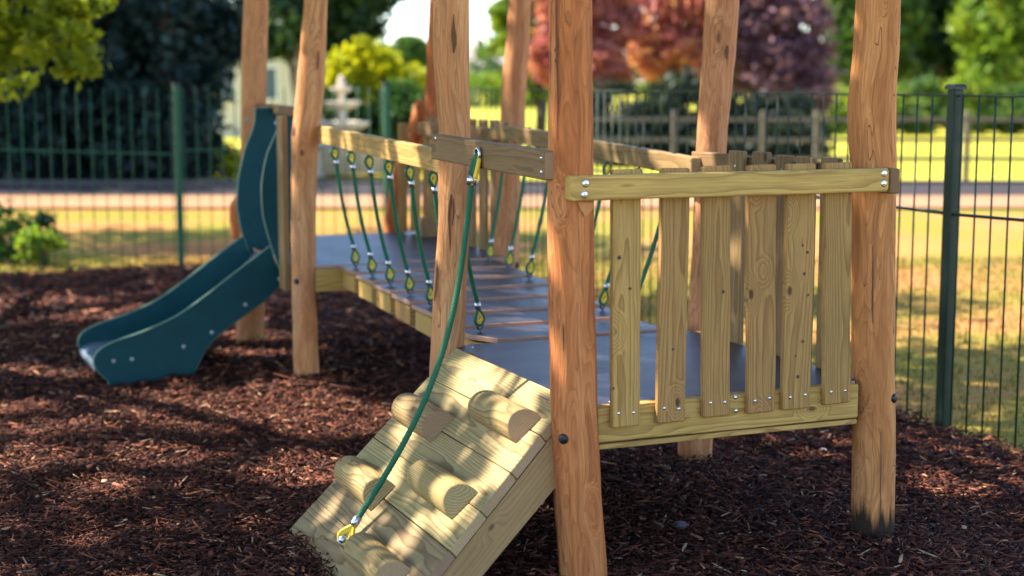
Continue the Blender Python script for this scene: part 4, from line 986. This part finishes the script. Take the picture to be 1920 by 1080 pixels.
P, ti, CC = canopy(); leaf_cloud(P, .105, ti, 'crown', M['lf_canopy'], ST, tb)
dr = []
for x0, x1, y0, y1, Y in ((-60, 70, -60, 150, 12.0), (40, 150, -40, 110, 11.8), (90, 182, 20, 160, 11.7), (-40, 60, 60, 185, 12.2), (130, 215, -60, 60, 12.0), (100, 260, -110, 10, 12.3)):
    c = at((x0+x1)/2, (y0+y1)/2, Y); dr.append((c.x, c.y, c.z, (x1-x0)/2*Y/F, .3, (y1-y0)/2*Y/F))
P, ti = crown_pts(dr, 1900, .42, 70, .2); leaf_cloud(P, .05, ti, 'drooping_branch', M['lf_lime'], ST, tb)
mb = MB(); tube(mb, [Vector((0, 0, -.2)), Vector((.1, -.1, 1.5)), Vector((.3, 0, 3.2)), Vector((.5, -.2, 5.5))], lambda k: (.34, .27, .22, .12)[k], 14)
for tx, ty, tz in ((-3.0, -3.0, 6), (-2.5, 3.5, 6.4), (1.8, -2.4, 5.2), (1.5, 2.5, 5.6), (-1, 6, 6.5), (-1.5, -6.0, 6.2), (3.2, .5, 4.6)):
    tube(mb, [Vector((.25, 0, 2.9)), Vector((tx*.4, ty*.4, 2.9+(tz-2.9)*.6)), Vector((tx, ty, tz))], lambda k: (.15, .09, .035)[k], 8)
tube(mb, [Vector((.25, 0, 2.9)), Vector((1.4, .9, 3.1)), Vector((2.3, 2.3, 2.6)), Vector((2.7, 2.7, 2.0))], lambda k: (.11, .05, .02, .008)[k], 8)
mb.build('trunk', M['bark'], ST)

# ================================================================ BUILDINGS, FOUNTAIN, FIELD FENCE
def house(name, base, wd, dp, eave, ridge, mats, wins, label, cat='house', roof=True, chim=None, over=.3):
    o = tag(empty(name, base), label, cat); mb = MB(); box(mb, (-wd/2, 0, -.2), (wd/2, dp, eave)); mb.build('wall', mats[0], o)
    if roof:
        mb = MB(); e = over; y0, y1, ym = -e, dp+e, dp/2
        v = [(-wd/2-e, y0, eave), (wd/2+e, y0, eave), (wd/2+e, y1, eave), (-wd/2-e, y1, eave), (-wd/2+dp*.32, ym, ridge), (wd/2-dp*.32, ym, ridge)]
        mb.add(v, [(0, 1, 5, 4), (2, 3, 4, 5), (1, 2, 5), (3, 0, 4), (3, 2, 1, 0)]); rf = mb.build('roof', mats[1], o)
        if chim:
            mb = MB(); box(mb, (chim[0]-.5, ym-.4, ridge-.6), (chim[0]+.5, ym+.4, ridge+chim[1])); mb.build('chimney', M['brick'], rf)
    for x0, x1, z0, z1 in wins:
        mb = MB(); 
        for lo, hi in (((x0, -.06, z0), (x0+.07, -.003, z1)), ((x1-.07, -.06, z0), (x1, -.003, z1)), ((x0+.0705, -.06, z0), (x1-.0705, -.003, z0+.07)), ((x0+.0705, -.06, z1-.07), (x1-.0705, -.003, z1))): box(mb, lo, hi)
        wf = mb.build('window', M['white'], o)
        mb = MB(); box(mb, (x0+.07, -.03, z0+.07), (x1-.07, -.004, z1-.07)); mb.build('pane', M['glass'], wf)
    return o
p = at(470, 300, 44); house('cottage', (p.x, 44, 0), 3.6, 5, 2.35, 3.6, (M['cream'], M['roofdark']), ((-.95, -.35, .9, 1.9), (.25, .85, .9, 1.9)), 'cream rendered cottage seen between the pine trunk and the slide tower')
p = at(545, 300, 47); house('outbuilding', (p.x+.6, 47, 0), 2.6, 4, 2.0, 2.5, (M['render2'], M['roof']), ((-1.0, .0, 1.1, 1.75),), 'low white outbuilding seen between the two poles of the far tower', 'outbuilding')
p = at(800, 150, 165); house('bungalow', (p.x+1, 165, 0), 17, 9, 2.3, 5.0, (M['cream'], M['roof']), ((-5, -3.5, .8, 1.9), (2, 3.6, .8, 1.9)), 'distant bungalow with a pale mauve tiled roof under the open sky', 'bungalow', chim=(4.6, .9))
# fountain
fp = at(641, 230, 25.6); FT = tag(empty('stone_fountain', (fp.x, 25.6, 0)), 'pale three tiered stone fountain in a round pool by the hedge', 'fountain')
k_ = 25.6/F
mb = MB(); lathe(mb, (0, 0, 0), Z, [(.74, 0), (.74, .36), (.78, .38), (.78, .46), (.66, .46), (.64, .20), (0.01, .18)], 40); mb.build('pool_wall', M['stonepool'], FT)
mb = MB(); lathe(mb, (0, 0, .18), Z, [(.22, 0), (.2, .1), (.12, .18), (.12, .42), (.17, .47)], 24); mb.build('pedestal', M['stone'], FT)
mb = MB(); lathe(mb, (0, 0, .65), Z, [(.14, 0), (.34, .06), (.45, .13), (.47, .17), (.44, .175), (.30, .13), (.08, .11)], 36); mb.build('lower_bowl', M['stone'], FT)
mb = MB(); lathe(mb, (0, 0, .77), Z, [(.09, 0), (.075, .1), (.09, .22), (.06, .24)], 20); mb.build('column', M['stone'], FT)
mb = MB(); lathe(mb, (0, 0, .99), Z, [(.08, 0), (.22, .06), (.32, .13), (.33, .16), (.30, .165), (.2, .13), (.05, .11)], 32); mb.build('middle_bowl', M['stone'], FT)
mb = MB(); lathe(mb, (0, 0, 1.11), Z, [(.06, 0), (.05, .08), (.065, .16), (.04, .18)], 18); mb.build('column', M['stone'], FT)
mb = MB(); lathe(mb, (0, 0, 1.28), Z, [(.05, 0), (.14, .04), (.19, .09), (.17, .10), (.05, .07)], 28); mb.build('upper_bowl', M['stone'], FT)
mb = MB(); lathe(mb, (0, 0, 1.35), Z, [(.04, 0), (.07, .05), (.075, .09), (.05, .14), (.055, .17), (.02, .22), (0.004, .24)], 18); mb.build('finial', M['stone'], FT)
bp_ = at(598, 214, 25.0); mb = MB(); B_ = tag(empty('ball_pillar', (bp_.x, 25.0, 0)), 'small stone ball on a pillar left of the tiered fountain', 'pillar')
box(mb, (-.09, -.09, -.05), (.09, .09, .82)); mb.build('pillar', M['stonepool'], B_)
mb = MB(); lathe(mb, (0, 0, .885), Z, [(.065*math.cos(a), .065*math.sin(a)) for a in [-1.4+2.8*i/10 for i in range(11)]], 20); mb.build('ball', M['stone'], B_)
# post and rail fence on the far side of the road
fY = 24.6
x0, x1 = at(1095, 300, fY).x, at(2010, 300, fY).x
RF = tag(empty('rail_fence', (x0, fY, 0)), 'weathered grey post and rail fence on the far side of the road', 'fence')
pxs = [1100, 1262, 1430, 1530, 1672, 1812, 1960]; xs = [at(p_, 300, fY).x-x0 for p_ in pxs]
for x in xs:
    mb = MB(); board(mb, (x, 0, -.1), (x, 0, 1.02), (1, 0, 0), .085, .085, bev=.01, nseg=3); mb.build('post', M['greytimber'], RF)
for zz in (.88, .56, .26):
    mb = MB(); board(mb, (-.1, -.07, zz), (x1-x0, -.07, zz), Z, .065, .035, nseg=10, wob=.006); mb.build('rail', M['greytimber'], RF)

# ================================================================ LIGHT, SKY, CAMERA
w = bpy.data.worlds.new('World'); sc.world = w; w.use_nodes = True; nt = w.node_tree
sk = nt.nodes.new('ShaderNodeTexSky'); sk.sky_type = 'NISHITA'; sk.sun_disc = False
sk.sun_elevation = SUN_EL; sk.sun_rotation = math.atan2(SUN.x, SUN.y) % (2*math.pi)
sk.air_density = .8; sk.dust_density = .3; sk.ozone_density = 1.3
nt.links.new(sk.outputs[0], nt.nodes['Background'].inputs[0]); nt.nodes['Background'].inputs[1].default_value = .10
sl = bpy.data.lights.new('sun', 'SUN'); sl.energy = 3.0; sl.angle = R(.53); sl.color = (1, .93, .80)
so = bpy.data.objects.new('sun', sl); COL.objects.link(so); so.rotation_euler = (-SUN).to_track_quat('-Z', 'Y').to_euler(); so.location = (-6, 2, 12)
cam = bpy.data.cameras.new('camera'); co = bpy.data.objects.new('camera', cam); COL.objects.link(co); sc.camera = co
co.location = EYE; co.rotation_euler = (math.pi/2-PITCH, 0, 0)
cam.sensor_width = 36; cam.lens = F/1920*36; cam.clip_start = .05; cam.clip_end = 3000
cam.dof.use_dof = True; cam.dof.focus_distance = 5.0; cam.dof.aperture_fstop = cam.lens/30.0
sc.view_settings.view_transform = 'Standard'; sc.view_settings.look = 'None'; sc.view_settings.exposure = 2.4; sc.view_settings.gamma = 1
sc.render.engine = 'CYCLES'; sc.cycles.use_denoising = True; sc.cycles.max_bounces = 6; sc.cycles.diffuse_bounces = 3; sc.cycles.transmission_bounces = 3
sc.cycles.sample_clamp_indirect = 8
